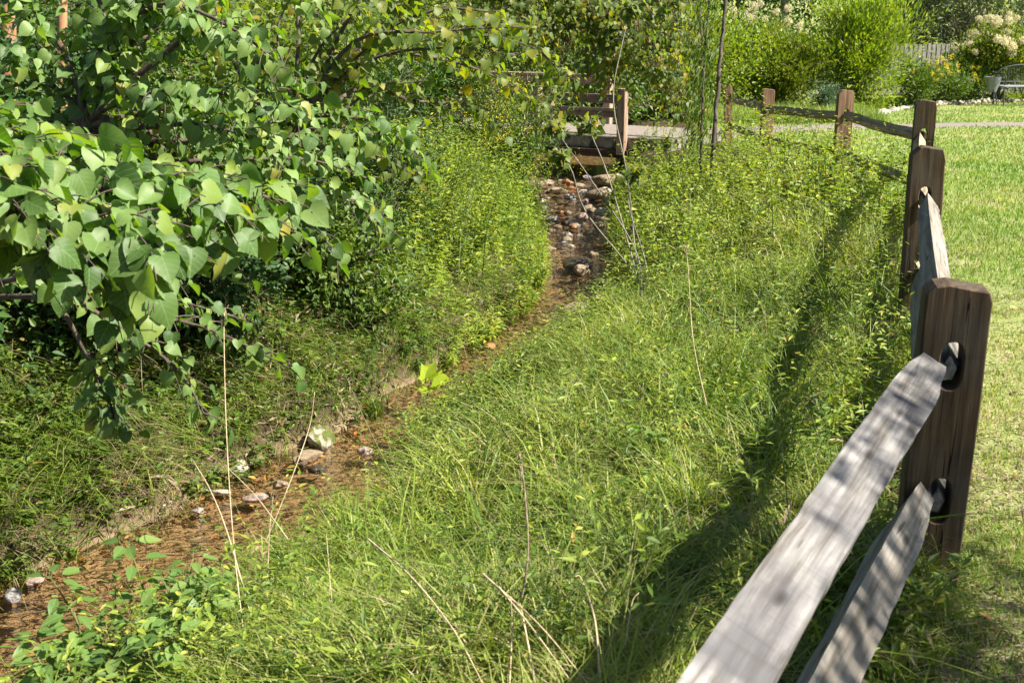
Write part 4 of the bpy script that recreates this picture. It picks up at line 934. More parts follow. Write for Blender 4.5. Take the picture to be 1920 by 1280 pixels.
redbud("redbud_tree", "dark stemmed redbud behind the near one, its bough arching over the upper left", None, TB3,
       [(lim(TB3, hubC, (215, 110, 6.0), (250, 20, 5.9), (330, -40, 5.8)), .25),
        (lim(TB3, hubC, (205, 120, 6.0), (290, 10, 5.8), (430, 50, 5.6), (575, 165, 5.5)), .35),
        (lim(TB3, hubC, (230, 190, 5.9), (330, 170, 5.7), (440, 180, 5.6), (530, 215, 5.6)), .35),
        (lim(TB3, hubC, (260, 240, 5.9), (380, 235, 5.8), (480, 265, 5.8), (545, 330, 5.8)), .3),
        (lim(TB3, hubC, (300, 265, 6.2), (480, 260, 6.3), (640, 255, 6.3), (745, 245, 6.3)), .35),
        (lim(TB3, hubC, (300, 300, 6.1), (450, 300, 6.1), (580, 300, 6.1), (690, 335, 6.1)), .3),
        (lim(TB3, hubC, (260, 60, 6.0), (330, -120, 5.9), (420, -420, 5.9)), .3),
        (lim(TB3, hubC, (200, 60, 6.2), (120, -150, 6.2), (60, -420, 6.2)), .3),
        (lim(TB3, hubC, (300, 40, 6.3), (480, -120, 6.4), (650, -300, 6.4)), .3),
        (lim(TB3, hubC, (260, 60, 6.6), (300, -60, 6.8), (480, -60, 6.9), (600, 30, 7)), .3),
        (lim(TB3, hubC, (360, 300, 6.4), (520, 340, 6.5), (640, 370, 6.6), (730, 430, 6.7)), .35),
        (lim(TB3, hubC, (340, 330, 6.3), (460, 380, 6.3), (560, 410, 6.4), (640, 480, 6.4)), .35),
        (lim(TB3, hubC, (360, 260, 6.7), (560, 220, 7.0), (700, 230, 7.2), (790, 300, 7.3)), .35),
        (lim(TB3, hubC, (310, 100, 5.9), (380, 60, 5.8), (470, 100, 5.7), (560, 230, 5.7)), .3),
        (lim(TB3, hubC, (230, 220, 6.3), (360, 200, 6.3), (450, 230, 6.4), (620, 300, 6.4)), .3),
        (lim(TB3, hubC, (200, 320, 5.9), (300, 360, 5.8), (420, 390, 5.8), (560, 440, 5.9)), .3),
        (lim(TB3, hubC, (120, 100, 6.2), (60, 40, 6.1), (20, -30, 6.0)), .3),
        (lim(TB3, hubC, (100, 160, 6.2), (30, 120, 6.1), (-40, 100, 6.0)), .3),
        (lim(TB3, hubC, (80, 230, 6.2), (20, 230, 6.1), (-50, 235, 6.0)), .2)],
       .07, M['redbud'], HEART, step=.045, twig_l=(.12, .42), twig_gap=.07, trunk_r=.026)
TB4 = gp((-1.9, 8.3))
hubD = W(520, 330, 8.0)
redbud("redbud_tree", "redbud with thin dark diagonal stems and drooping leaf rows, upper middle", None, TB4,
       [(lim(TB4, hubD, (600, 180, 7.9), (730, 50, 7.8), (800, -40, 7.7)), .3),
        (lim(TB4, hubD, (590, 190, 7.9), (700, 110, 7.7), (840, 90, 7.6), (975, 105, 7.6)), .4),
        (lim(TB4, hubD, (560, 200, 7.8), (600, 90, 7.7), (680, 20, 7.6), (760, 10, 7.6)), .3),
        (lim(TB4, hubD, (640, 60, 7.9), (760, -140, 7.9), (880, -320, 7.9)), .3),
        (lim(TB4, hubD, (560, 60, 8.2), (520, -160, 8.2), (450, -380, 8.2)), .3),
        (lim(TB4, hubD, (680, 120, 8.4), (820, 110, 8.7), (940, 150, 9.0), (1010, 200, 9.2)), .35),
        (lim(TB4, hubD, (660, 170, 8.5), (780, 190, 8.8), (880, 200, 9.1), (930, 250, 9.2)), .3),
        (lim(TB4, hubD, (700, 60, 8.6), (860, 60, 9.0), (1000, 90, 9.4), (1060, 150, 9.6)), .35),
        (lim(TB4, hubD, (650, 90, 7.6), (820, 60, 7.5), (980, 50, 7.5)), .35),
        (lim(TB4, hubD, (600, 280, 7.8), (700, 290, 7.7), (780, 330, 7.7)), .3),
        (lim(TB4, hubD, (540, 180, 8.0), (520, 60, 8.0), (560, -30, 8.0)), .2),
        (lim(TB4, hubD, (640, 120, 8.0), (780, 30, 8.0), (900, 20, 8.0), (960, 60, 8.0)), .3),
        (lim(TB4, hubD, (620, 230, 8.1), (700, 170, 8.2), (800, 150, 8.2)), .2),
        (lim(TB4, hubD, (480, 200, 8.2), (430, 100, 8.2), (400, 0, 8.2)), .2)],
       .075, M['redbud_far'], HEART_LO, step=.055, twig_l=(.12, .45), twig_gap=.09, trunk_r=.025)
TB5 = gp((2.35, 15.6))
L5 = []; rr5 = random.Random(4)
for k in range(52):
    px, py, dp = rr5.uniform(880, 1310), rr5.uniform(-40, 190), rr5.uniform(13.2, 15.2)
    if py > 150 and px < 1020: py -= 90
    if px > 1190: py = rr5.uniform(0, 225)
    L5.append(([np.array(TB5), W(1315, 60, 15.5), W(1270, -120, 15.4), W(1180 * .5 + px * .5, min(py - 110, -20), 14.9), W(px, py, dp)], .52))
redbud("redbud_tree", "yellow green redbud with dangling seed pods, its crown over the footbridge", None, TB5, L5,
       .075, M['redbud_far'], HEART_LO, step=.055, twig_l=(.25, .7), twig_gap=.085, pods=.3, trunk_r=.02)
# bare stemmed sapling right of the upper stream
g = gp(ground_at(1205, 585)); 
redbud("sapling", "slim sapling with bare grey stems and a few heart leaves in front of the footbridge", None, g,
       [([g, W(1192, 480, 9.9), W(1176, 330, 10), W(1150, 190, 10.1), W(1165, 90, 10.2), W(1185, 10, 10.3)], .93),
        ([g, W(1190, 500, 9.9), W(1140, 330, 10), W(1112, 260, 10), W(1105, 235, 10)], .86),
        ([g, W(1192, 470, 9.9), W(1110, 340, 9.9), W(1060, 270, 9.9), W(1040, 235, 9.9)], .87),
        ([g, W(1194, 520, 9.8), W(1100, 400, 9.9), W(1072, 320, 9.8), W(1052, 295, 9.8)], .9),
        ([g, W(1212, 500, 9.8), W(1180, 390, 9.9), W(1185, 330, 9.8)], .97)],
       .062, M['redbud_far'], HEART_LO, step=.05, twig_l=(.06, .16), twig_gap=.07, trunk_r=.0075, cat="sapling", bark='bark_grey')
# slender trunks wrapped in vines
for (pts, dp, r_, lab) in (([(1338, 262), (1346, 170), (1352, 90), (1362, 0), (1375, -120)], 12.6, .02, "slender dark trunk wrapped by a vine rising left of the far fence posts"),
                           ([(1316, 262), (1318, 160), (1325, 60), (1338, -80)], 13.0, .012, "thin trunk covered by a curtain of hanging vine leaves, left of the dark slender trunk")):
    base = gp(ground_at(pts[0][0], pts[0][1] + 14)); base = gp((W(pts[0][0], 262, dp)[0], W(pts[0][0], 262, dp)[1]))
    root = empty("vine_wrapped_tree", base, lab, "tree"); tk, cr = Buf(), Buf()
    c = curve([np.array(base)] + [W(a, b_, dp) for a, b_ in pts], 60); c += .004 * rng.normal(size=c.shape)
    V, F, A = tube(c, np.linspace(r_ * 1.3, r_ * .8, 60), 7); tk.add(V, F, A)
    a = np.linspace(0, 40, 160); cs = curve(list(c[::4]), 160); hx = cs + np.stack([np.cos(a), np.sin(a), 0 * a], 1) * r_ * .5
    V, F, A = tube(hx, .005, 4); tk.add(V, F, A)
    n = 1500 if 'curtain' in lab else 130
    k = rng.randint(14, 60, n); P = c[k] + rng.normal(size=(n, 3)) * np.array([.085, .07, .1]) - (np.array([.03, 0, 0]) if n > 500 else 0)
    leaves(cr, LANCE, P, rdir(n) * .45 + np.array([-.1, -.1, -.9]), rdir(n) * .6 + SD, rng.uniform(.05, .1, n))
    tk.build("trunk", M['bark'], parent=root, smooth=True); cr.build("vine", M['green'], parent=root)

# undergrowth shrubs of the left bank and behind
SH = [
 (-1.95, 6.75, .42, .3, .5, 1500, .042, 'dark', OVATE, "small dark leafy bush leaning over the mossy stone"),
 (-2.45, 6.0, .42, .3, .5, 1500, .045, 'dark', OVATE, "small dark bush above the thin white stone chip"),
 (-1.0, 7.9, .4, .3, .55, 1500, .045, 'weedb', OVATE, "small bush on the bank just upstream of the sycamore seedling"),
 (-1.45, 7.75, .6, .45, .85, 2600, .05, 'weedb', OVATE, "leafy tangled bush at the centre of the left bank, upstream of the moss stone"),
 (-1.75, 8.6, .7, .5, 1.05, 3000, .055, 'dark', OVATE, "dark bush rising behind the leafy tangled one on the left bank"),
 (-1.2, 9.3, .5, .45, 1.05, 2400, .07, 'dark', LANCE, "tall willowy dark bush beside the bright weeds"),
 (-2.2, 8.9, .7, .5, 1.2, 3000, .055, 'weedb', OVATE, "upright mid green bush below the drooping leaf rows"),
 (-2.75, 5.45, .6, .45, .9, 2400, .055, 'dark', OVATE, "shaded bush at the foot of the left bank, under the near redbud"),
 (-2.25, 6.15, .6, .4, .85, 2600, .052, 'weedb', OVATE, "tangled bush on the bank above the pale cream stone"),
 (-1.8, 6.9, .6, .42, .85, 2600, .05, 'dark', OVATE, "dark tangled bush right above the mossy stone"),
 (-2.9, 6.3, .6, .5, .85, 2200, .06, 'dark', OVATE, "dark bush between the near redbud and the dark stemmed one"),
 (-2.2, 7.3, .7, .5, 1.0, 2900, .06, 'weedb', OVATE, "mid green tangled bush behind the diagonal redbud branch"),
 (-1.25, 7.85, .6, .42, .8, 2600, .052, 'weedb', OVATE, "rounded weedy bush on the bank upstream of the sycamore seedling"),
 (-1.0, 8.75, .4, .35, .7, 1500, .055, 'dark', LANCE, "narrow leaved dark bush at the left side of the pool"),
 (-2.75, 6.7, .8, .7, .95, 2600, .07, 'dark', OVATE, "dark green bush in shade under the dark stemmed redbud"),
 (-1.75, 7.9, .7, .65, .8, 2600, .06, 'dark', OVATE, "low dark bush on the bank between the redbud branches and the bright weeds"),
 (-.95, 9.6, .6, .6, 1.0, 2400, .065, 'dark', LANCE, "dark bush behind the bright weeds, above the pool"),
 (-3.7, 8.6, 1.1, .9, 1.5, 4200, .08, 'dark', OVATE, "tall leafy bush behind the dark stemmed redbud at the far left"),
 (-2.4, 10.0, 1.1, .9, 1.5, 5200, .075, 'green', OVATE, "broad green bush behind the left bank, under the drooping leaf rows"),
 (-1.15, 11.4, .85, .8, 1.5, 4200, .085, 'dark', LANCE, "willowy dark green bush with a fan of brown stems, left of the footbridge"),
 (-.05, 13.6, .8, .6, 1.5, 5200, .085, 'green', LANCE, "narrow leaved green bush before the shaded left end of the bridge deck"),
 (-4.6, 11.5, 1.4, 1.1, 1.9, 5200, .09, 'dark', OVATE, "shaded tall bush deep at the far left behind the others"),
 (-2.9, 13.4, 1.5, 1.1, 2.0, 7000, .08, 'yellowgreen', OVATE, "sunlit yellow green bush behind the broad green bush"),
 (-1.3, 15.2, 1.0, .8, 1.7, 6000, .075, 'lime', OVATE, "bright bush beside the left end of the footbridge"),
 (-.6, 22.2, 1.7, 1.0, 2.2, 8000, .09, 'yellowgreen', OVATE, "yellow leaved thicket behind the left half of the footbridge railing"),
 (1.2, 21.6, 1.5, .9, 1.9, 7000, .085, 'green', OVATE, "green thicket behind the middle of the footbridge railing"),
 (2.9, 23.0, 1.4, 1.0, 2.1, 8000, .085, 'yellowgreen', OVATE, "yellow green thicket behind the right end of the footbridge"),
 (-5.5, 16.5, 2.0, 1.4, 2.3, 8000, .09, 'green', OVATE, "tall thicket far back at the left edge"),
 (-2.6, 18.6, 1.5, 1.0, 2.2, 7000, .085, 'green', OVATE, "tall green thicket where the drive leaves the footbridge"),
]
for (x_, y_, rx, ry, h, n, lf, mt, T, lab) in SH:
    shrub("bush", lab, "bush", gp((x_, y_)), rx, ry, h, n, lf, M[mt], T, stems=12, bark='twig' if 'brown' in lab else 'bark', up=.0, droop=.15, stemr=.013)
# goldenrod
def goldenrod(px, py, dp, lab, n=60, hh=.9):
    top = W(px, py, dp); base = gp((top[0] - .1, top[1] + .05)); h = top[2] - base[2]
    root = empty("goldenrod_plant", base, lab, "flower"); st, fl = Buf(), Buf(); k = 7
    P = np.array(base) + np.stack([rng.uniform(-.15, .15, k), rng.uniform(-.15, .15, k), 0 * np.arange(k)], 1)
    hs = h * rng.uniform(.8, 1.0, k); az = rng.uniform(-.8, .9, k); weeds(st, P, hs, .25, 34, .07, LANCE, az=az, stem_w=.007, t0=.1, incl=.1)
    hd = np.stack([np.cos(az), np.sin(az), 0 * az], 1); tips = P + (hs * (1 - .45 * .25))[:, None] * [0, 0, 1] + (hs * .25)[:, None] * hd
    c = np.repeat(tips, n, 0) + rng.normal(size=(k * n, 3)) * np.array([.075, .05, .035]); leaves(fl, QUAD, c, rdir(k * n), rdir(k * n), .014)
    st.build("stems", [M['green'], M['stem']], parent=root); fl.build("blossoms", M['yellow'], parent=root)
goldenrod(892, 140, 9.4, "goldenrod with small yellow flower plumes left of the footbridge railing")
goldenrod(865, 100, 9.6, "goldenrod plume standing highest, beside the thin drooping redbud leaves")
goldenrod(1000, 235, 10.8, "small goldenrod in front of the shaded left end of the bridge deck", 30)
goldenrod(150, 165, 7.2, "yellow flowering stem in the shade at the far left", 20)

# jewelweed plants at the lower left corner
def jewel(px, py, dp, hh, lab, n=3, leaf=.065):
    top = W(px, py, dp); b_ = gp((top[0], top[1])); root = empty("jewelweed_plant", b_, lab, "plant"); q = Buf()
    h = max(.15, top[2] - b_[2]); P = np.array(b_) + np.stack([rng.uniform(-.1, .1, n), rng.uniform(-.1, .1, n), np.zeros(n)], 1)
    az = rng.uniform(0, 6.28, n); hs = h * rng.uniform(.7, 1.03, n); bend = .25
    for s in range(n):
        c = P[s] + np.stack([hs[s] * bend * np.cos(az[s]) * np.linspace(0, 1, 8) ** 2, hs[s] * bend * np.sin(az[s]) * np.linspace(0, 1, 8) ** 2, hs[s] * np.linspace(0, 1, 8)], 1)
        V, F, A = tube(c, np.linspace(.005, .002, 8), 5); q.add(V, F, A, 1)
        for u in np.linspace(.4, 1, 6):
            p = P[s] + np.array([hs[s] * bend * math.cos(az[s]) * u * u, hs[s] * bend * math.sin(az[s]) * u * u, hs[s] * u])
            m_ = 3 if u < .97 else 5; a2 = rng.uniform(0, 6.28, m_); D = np.stack([np.cos(a2), np.sin(a2), rng.uniform(-.35, .15, m_)], 1)
            e = p + D * .035; blades(q, np.repeat(p[None], m_, 0), a2, .03, 1.2, .003, segs=1, mat=1)
            leaves(q, JW, e, D, np.array([0, 0, 1.]) + .5 * SD + .35 * rng.normal(size=D.shape), leaf * rng.uniform(.6, 1.15, m_), mat=0)
    q.build("leafy_stem", [M['jewel'], M['stem']], parent=root, smooth=True)
M['jewel'] = leaf_mat("jewelweed_leaf", [(0, (.10, .19, .04)), (.6, (.16, .27, .06)), (1, (.23, .33, .08))], trans=.4, tcol=(1.4, 1.6, .3), rough=.45, veins=True)
h_ = [(0, 0), (.12, .06), (.24, .22), (.27, .42), (.2, .66), (.09, .87), (0, 1)]
JV = [(x, y, .18 * x - .22 * y * y) for x, y in h_] + [(-x, y, .18 * x - .22 * y * y) for x, y in h_[1:-1]] + [(0, .45, -.05)]
ring = [0, 1, 2, 3, 4, 5, 6, 11, 10, 9, 8, 7]
JW = (np.array(JV), np.array([(ring[k], ring[(k + 1) % 12], 12) for k in range(12)]))
for a in ((335, 1012, 3.75, 0, "jewelweed plant with the highest leaf pairs over the orange water, lower left"),
          (190, 1040, 3.8, 0, "jewelweed plant at the water edge left of the tallest jewelweed"),
          (95, 1110, 3.6, 0, "jewelweed plant with large oval leaves over the muddy water near the left corner"),
          (70, 1225, 3.3, 0, "jewelweed plant lowest in the left corner"),
          (250, 1120, 3.45, 0, "jewelweed plant in the middle of the lower left group"),
          (205, 1235, 3.2, 0, "dark leaved jewelweed plant at the bottom edge, among the long grass"),
          (1255, 790, 4.3, 0, "lone bright leaved plant in the bank grass left of the leaning rail"),
          (1300, 825, 4.4, 0, "yellowish leaved plant beside the lone bright leaved plant in the bank grass")):
    jewel(*a, n=2, leaf=.07 if a[0] < 400 else .045)
for k, (px, py, dp) in enumerate(((300, 1075, 3.6), (150, 1175, 3.4), (390, 1060, 3.8), (330, 1180, 3.2))):
    jewel(px, py, dp, 0, ("slim jewelweed plant just below the tallest jewelweed", "short jewelweed plant right above the corner jewelweed", "small jewelweed plant at the water side, right of the tallest one", "jewelweed plant rising out of the long grass clump at the bottom")[k], n=3)

# sycamore seedling with big lobed leaves at the water edge
b_ = gp(ground_at(800, 760)); root = empty("sycamore_seedling", b_, "bright yellow green seedling with large lobed leaves standing at the stream edge", "seedling"); q = Buf()
def lobed():
    o = [(0, 0), (.22, .02), (.5, .0), (.42, .18), (.62, .42), (.4, .45), (.3, .62), (.14, .72), (0, 1.0)]
    V = [(x, y, .2 * x - .1 * y * y) for x, y in o] + [(-x, y, .16 * x - .1 * y * y) for x, y in o[1:-1]] + [(0, .35, 0)]
    r_ = list(range(9)) + list(range(15, 8, -1)); return np.array(V), np.array([(r_[k], r_[(k + 1) % 16], 16) for k in range(16)])
LB = lobed(); tp_ = np.array(b_) + [0.02, -.02, .27]
V, F, A = tube(curve([np.array(b_), np.array(b_) + [0, 0, .1], tp_], 8), .004, 5); q.add(V, F, A, 1)
P = np.array([tp_ + [-.01, 0, .0], tp_ + [.02, 0, -.01], tp_ + [0, 0, -.05], tp_ + [.05, -.03, -.12], tp_ + [-.02, -.02, .02]])
leaves(q, LB, P, np.array([[-.25, -.1, 1], [1, -.2, .25], [-.2, -1, .05], [1, -.6, -.1], [.5, .4, .9]]), np.array([[.6, -.6, .3], [-.1, -.5, 1], [0, .1, 1], [.1, -.2, 1], [-.3, -.6, .6]]), np.array([.13, .15, .15, .16, .14]), rnd=np.full(5, .9))
q.build("leaves", [M['seedling'], M['stem']], parent=root, smooth=True)

# tall dry and green stalks of the near bank
def stalk(pts, r_, mt, lab, tuft=0, grp=None):
    P = [W(*p) for p in pts]; b_ = tuple(P[0]); root = empty("grass_stalk", b_, lab, "grass stalk", grp); q = Buf()
    V, F, A = tube(curve(P, 20), np.linspace(r_, r_ * .45, 20), 5); q.add(V, F, A); q.build("stem", M[mt], parent=root, smooth=True)
    if tuft:
        q = Buf(); e = curve(P, 20)[15:]; k = rng.randint(0, 5, tuft); leaves(q, NARROW, e[k] + .006 * rng.normal(size=(tuft, 3)), rdir(tuft) * .4 + (P[-1] - P[-2])[None] / np.linalg.norm(P[-1] - P[-2]), rdir(tuft), .02)
        q.build("seed_head", M['straw'], parent=root)
M['strawstem'] = bark_mat("pale_straw_stem", (.34, .24, .13), (.58, .46, .3), 40)
for pts, r_, mt, lab, tf in (
  ([(480, 1190, 3.6), (430, 1010, 3.7), (395, 920, 3.8), (360, 860, 3.9)], .0028, 'strawstem', "pale bent dry stalk crossing the stream from lower right to upper left", 0),
  ([(500, 1010, 4.0), (545, 900, 4.0), (580, 800, 4.1), (590, 735, 4.1)], .0024, 'strawstem', "pale dry stalk leaning right in front of the mossy stone", 0),
  ([(540, 1010, 3.9), (480, 930, 4.0), (420, 870, 4.1)], .0022, 'strawstem', "thin dry stalk lying leftward over the shallow water", 0),
  ([(470, 1290, 3.3), (440, 1040, 3.5), (425, 820, 3.7), (420, 620, 3.9), (424, 560, 4.0)], .002, 'strawstem', "tallest dry stalk, upright before the left bank, with a thin seed head", 30),
  ([(500, 1120, 3.6), (505, 1000, 3.6), (512, 930, 3.6)], .002, 'strawstem', "short upright dry stalk right of the long bent one", 16),
  ([(690, 1010, 3.3), (770, 1080, 3.0), (850, 1180, 2.8), (910, 1290, 2.6)], .0028, 'strawstem', "long dry stem slanting to the bottom edge in the foreground grass", 0),
  ([(935, 1100, 2.9), (1000, 1180, 2.75), (1080, 1290, 2.6)], .0026, 'strawstem', "pair of slanting dry stems at the bottom centre, left one", 0),
  ([(905, 1075, 3.0), (1010, 1170, 2.8), (1110, 1290, 2.6)], .0026, 'strawstem', "pair of slanting dry stems at the bottom centre, right one", 0),
  ([(1125, 1270, 2.7), (1115, 1160, 2.8), (1090, 1085, 2.9), (1078, 1080, 2.9)], .0028, 'strawstem', "orange dry stem bent over at its tip near the bottom centre", 0),
  ([(1005, 1290, 2.7), (985, 1180, 2.8), (975, 1130, 2.85)], .003, 'strawstem', "thick short pale dry stem at the bottom centre", 0),
  ([(955, 1290, 2.7), (960, 1180, 2.8), (958, 1120, 2.8)], .002, 'strawstem', "thin upright dry stem left of the thick short one", 0),
  ([(1172, 1210, 2.8), (1185, 1130, 2.85), (1198, 1110, 2.9)], .0018, 'strawstem', "fine dry stem right of the orange bent one", 0),
  ([(1325, 760, 4.6), (1300, 640, 4.7), (1290, 500, 4.8), (1285, 460, 4.8)], .002, 'strawstem', "brown upright stalk in the middle of the right bank", 14),
  ([(620, 1240, 3.2), (624, 1160, 3.2), (618, 1080, 3.3), (612, 1000, 3.4)], .0018, 'strawstem', "orange thin stalk in the shaded grass, bottom left of centre", 0),
  ([(740, 900, 4.2), (690, 800, 4.3), (655, 720, 4.4), (640, 685, 4.4)], .0022, 'stem', "dark green arching stem in front of the orange stones", 0),
  ([(1480, 980, 3.4), (1465, 840, 3.5), (1440, 740, 3.6)], .002, 'stem', "green grass stalk beside the leaning upper rail", 0),
  ([(975, 1140, 3.0), (990, 1040, 3.0), (985, 930, 3.1), (975, 850, 3.2)], .0032, 'twig', "dark brown weed stem with withered leaves, standing in the foreground weeds", 10),
):
    stalk(pts, r_, mt, lab, tf)
# tall loose weed in the near middle (fine leaved, slightly out of focus)
for px, py, dp, lab in ((880, 860, 3.0, "tall fine leaved weed standing closest in the middle foreground"), (760, 930, 3.1, "tall fine leaved weed leaning over the orange water's right edge"), (1010, 920, 3.0, "fine leaved weed around the dark withered stem"), (700, 1010, 3.2, "lower fine leaved weed at the left of the foreground weeds")):
    top = W(px, py, dp); b_ = gp((top[0] + .03, top[1] - .03)); root = empty("feathery_weed", b_, lab, "weed"); q = Buf(); n = 7
    P = np.array(b_) + np.stack([rng.uniform(-.16, .16, n), rng.uniform(-.12, .12, n), np.zeros(n)], 1)
    weeds(q, P, (top[2] - b_[2]) * rng.uniform(.75, 1.1, n), .38, 80, .026, NARROW, stem_w=.004, t0=.3, incl=.3)
    weeds(q, P, (top[2] - b_[2]) * rng.uniform(.55, .95, n), .5, 10, .055, LANCE, stem_w=.003, t0=.3, incl=-.1)
    q.build("leafy_stems", [M['green'], M['stem']], parent=root)
# grass clumps (long blades)
def clump(px, py, lab, n=160, hh=.35, mt='grass', wd=.005, bend=.9):
    p = gp(ground_at(px, py)); root = empty("grass_clump", p, lab, "grass clump"); q = Buf(); az = rng.uniform(0, 6.28, n)
    blades(q, np.array(p) + .03 * rng.normal(size=(n, 3)) * [1, 1, .1], az, hh * rng.uniform(.5, 1.1, n), rng.uniform(.3, 1, n) * bend, wd, segs=6); q.build("blades", M[mt], parent=root)
for a in ((700, 770, "arching dark green grass clump on the left bank above the orange water", 200, .24), (430, 1240, "long blade grass clump at the lower left beside the jewelweed", 260, .34),
          (330, 1270, "grass clump at the bottom edge below the jewelweed", 240, .32), (560, 1130, "spreading grass clump right of the jewelweed at the water's edge", 240, .3), (850, 640, "small grass tuft hanging over the pool from the left bank", 70, .22),
          (1440, 900, "tall green grass clump in the shadow of the leaning rails", 120, .38), (1300, 1000, "long green grass clump in the foreground middle right", 150, .34), (1610, 700, "tall grass tuft in the shade beside the second fence post", 110, .3),
          (640, 1010, "pale grass tuft arching over the water's right edge", 90, .25), (100, 960, "grass tuft on the shaded left bank at the edge of the photo", 160, .22), (1650, 1130, "green grass tuft at the foot of the nearest post", 90, .22),
          (1180, 1120, "dark green grass clump at the bottom centre in shade", 200, .3), (760, 1180, "shaded grass clump at the bottom, left of the dry stems", 200, .28), (480, 750, "light green bladed clump on the dry left bank", 80, .16)):
    clump(*a)

# fallen leaves
def fallen(px, py, size, mt, lab, grp, lift=.015, T=OVATE):
    p = ground_at(px, py); q = Buf(); leaves(q, T, np.array([[0, 0, 0.]]), rdir(1, .3), np.array([[0, 0, 1.]]) + .5 * rdir(1), size, rnd=np.array([random.random()]))
    o = q.build("fallen_leaf", M[mt], origin=(0, 0, 0)); o.location = (p[0], p[1], p[2] + lift); tag(o, lab, "leaf", grp)
for px, py, s_, lab in ((1893, 583, .055, "brown curled leaf on the lawn right of the nearest post"), (1908, 742, .06, "orange brown leaf on the lawn at the right edge"), (1835, 492, .03, "small brown leaf on the bare lawn patch"),
                        (1888, 352, .05, "brown leaf far up the lawn by the second post"), (1910, 905, .05, "dark leaf on thin grass at the right edge"), (1868, 820, .04, "dull brown leaf on thin grass below the orange leaf"),
                        (1885, 1060, .05, "brown leaf in the shaded lawn right of the post foot"), (1780, 1130, .06, "brown leaf at the foot of the nearest post"), (1835, 1160, .05, "curled leaf in shade at the lower right"), (1862, 1195, .04, "dark leaf in the shaded corner by the fence")):
    fallen(px, py, s_, 'deadleaf', lab, None, .02)
for px, py in ((1105, 835), (1125, 1110), (1376, 972), (1480, 620), (1548, 660), (1640, 330), (1650, 402), (985, 1075), (890, 1120), (1210, 1000)):
    fallen(px, py, .05, 'deadleaf', "brown dead leaf caught in the grass of the right bank", "dead leaves in the bank grass", .12)
for px, py in ((462, 972), (538, 880), (560, 876), (575, 868), (640, 845), (720, 832), (690, 800), (665, 818), (385, 935), (735, 815), (480, 900), (500, 905), (610, 860), (250, 1190), (70, 1220), (400, 1010), (1050, 480), (985, 655), (1040, 550), (1110, 470)):
    fallen(px, py, .045, 'orangeleaf', "wet orange leaf lying in the shallow stream", "orange leaves in the stream", .012)
fallen(143, 597, .07, 'yellow', "curled yellow leaf hanging in the shaded left bank", None, .1, HEART)
fallen(165, 620, .06, 'cream', "pale withered leaf under the curled yellow leaf", None, .08, HEART)

# ------------------------------------------------------------------ far garden and woods
def garden(name, lab, cat, px, y_, rx, ry, h, n, lf, mt, T=QUAD, **k):
    dep = y_ * cp + 1.8 * sp; x_ = (px - 960) / FPX * dep
    return shrub(name, lab, cat, gp((x_, y_)), rx, ry, h, n, lf, M[mt], T, **k)
garden("bush", "large feathery yellow green bush at the centre of the far garden", "bush", 1600, 25.4, 1.45, 1.2, 2.3, 17000, .12, 'lime', LN, stems=30, up=.35, clump=.11, low=.0)
garden("bush", "feathery yellowish bush left of the largest one in the far garden", "bush", 1465, 25.0, 1.1, 1.0, 1.6, 12000, .11, 'yellowgreen', LN, stems=24, up=.35, clump=.11, low=.0)
garden("bush", "small blue green bush at the foot of the feathery bushes", "bush", 1545, 23.6, .42, .35, .6, 3000, .04, 'blue', OVATE, stems=12)
garden("bush", "light green bush behind the far fence posts, left in the garden", "bush", 1330, 24.6, 1.3, 1.0, 1.8, 14000, .08, 'lime', OVATE, stems=16)
garden("hydrangea_bush", "hydrangea with cream flower heads behind the feathery bushes", "hydrangea", 1420, 28.2, 1.0, .8, 1.95, 7000, .09, 'green', OVATE, stems=14, flowers=(26, .085, M['cream'], 190, .045, 0))
garden("hydrangea_tree", "tree shaped hydrangea full of cream flower heads above the garden bench", "hydrangea", 1868, 28.4, .95, .8, 1.72, 7500, .085, 'yellowgreen', OVATE, stems=12, low=.5, flowers=(60, .08, M['cream'], 190, .045, 0), bark='bark', stemr=.03)
garden("hydrangea_bush", "small hydrangea with pinkish fading heads between the rose bushes and the hydrangea tree", "hydrangea", 1800, 29.6, .7, .5, 1.35, 2500, .08, 'green', OVATE, stems=8, flowers=(12, .09, M['cream'], 150, .045, 0))
for px, yy_, lab in ((1715, 26.2, "rose bush with yellow blooms beside the feathery bush"), (1770, 27.2, "rose bush with yellow blooms in the middle of the far bed"), (1825, 28.0, "rose bush with yellow blooms nearest the garden bench")):
    garden("rose_bush", lab, "rose bush", px, yy_, .7, .5, .98, 5200, .055, 'green', OVATE, stems=12, flowers=(16, .04, M['yellow'], 26, .04, 0))
garden("bush", "pale airy bush behind the garden bench", "bush", 1915, 29.5, .8, .5, 1.0, 4500, .06, 'blue', NARROW, stems=14, up=.5)
q = Buf(); c = curve([(4.4, 22.7, 0), (6.0, 23.1, 0), (7.0, 24.4, 0), (8.5, 26.7, 0), (11.5, 28.8, 0), (15, 29.2, 0)], 200); n = 2600; k = rng.randint(0, 200, n)
P = c[k] + np.stack([-rng.rand(n) * .3, rng.uniform(0, .7, n), 0 * k], 1); P[:, 2] = terr(P[:, 0], P[:, 1])
weeds(q, P, rng.uniform(.1, .28, n), .4, 12, .07, OVATE, stem_w=.005); tag(q.build("bed_ground_cover", [M['lime'], M['stem']]), "low leafy ground cover behind the pale edging stones", "ground cover", kind="stuff")
q = Buf(); n = 9000; x = rng.uniform(3.2, 6.6, n); y = rng.uniform(21.8, 24.2, n); P = on_ground(x, y)
blades(q, P, rng.uniform(0, 6.28, n), rng.uniform(.15, .4, n), rng.uniform(.3, 1, n), .01, segs=3); tag(q.build("pale_garden_grass", M['lawn']), "pale clumping grass behind the far fence posts", "grass", kind="stuff")

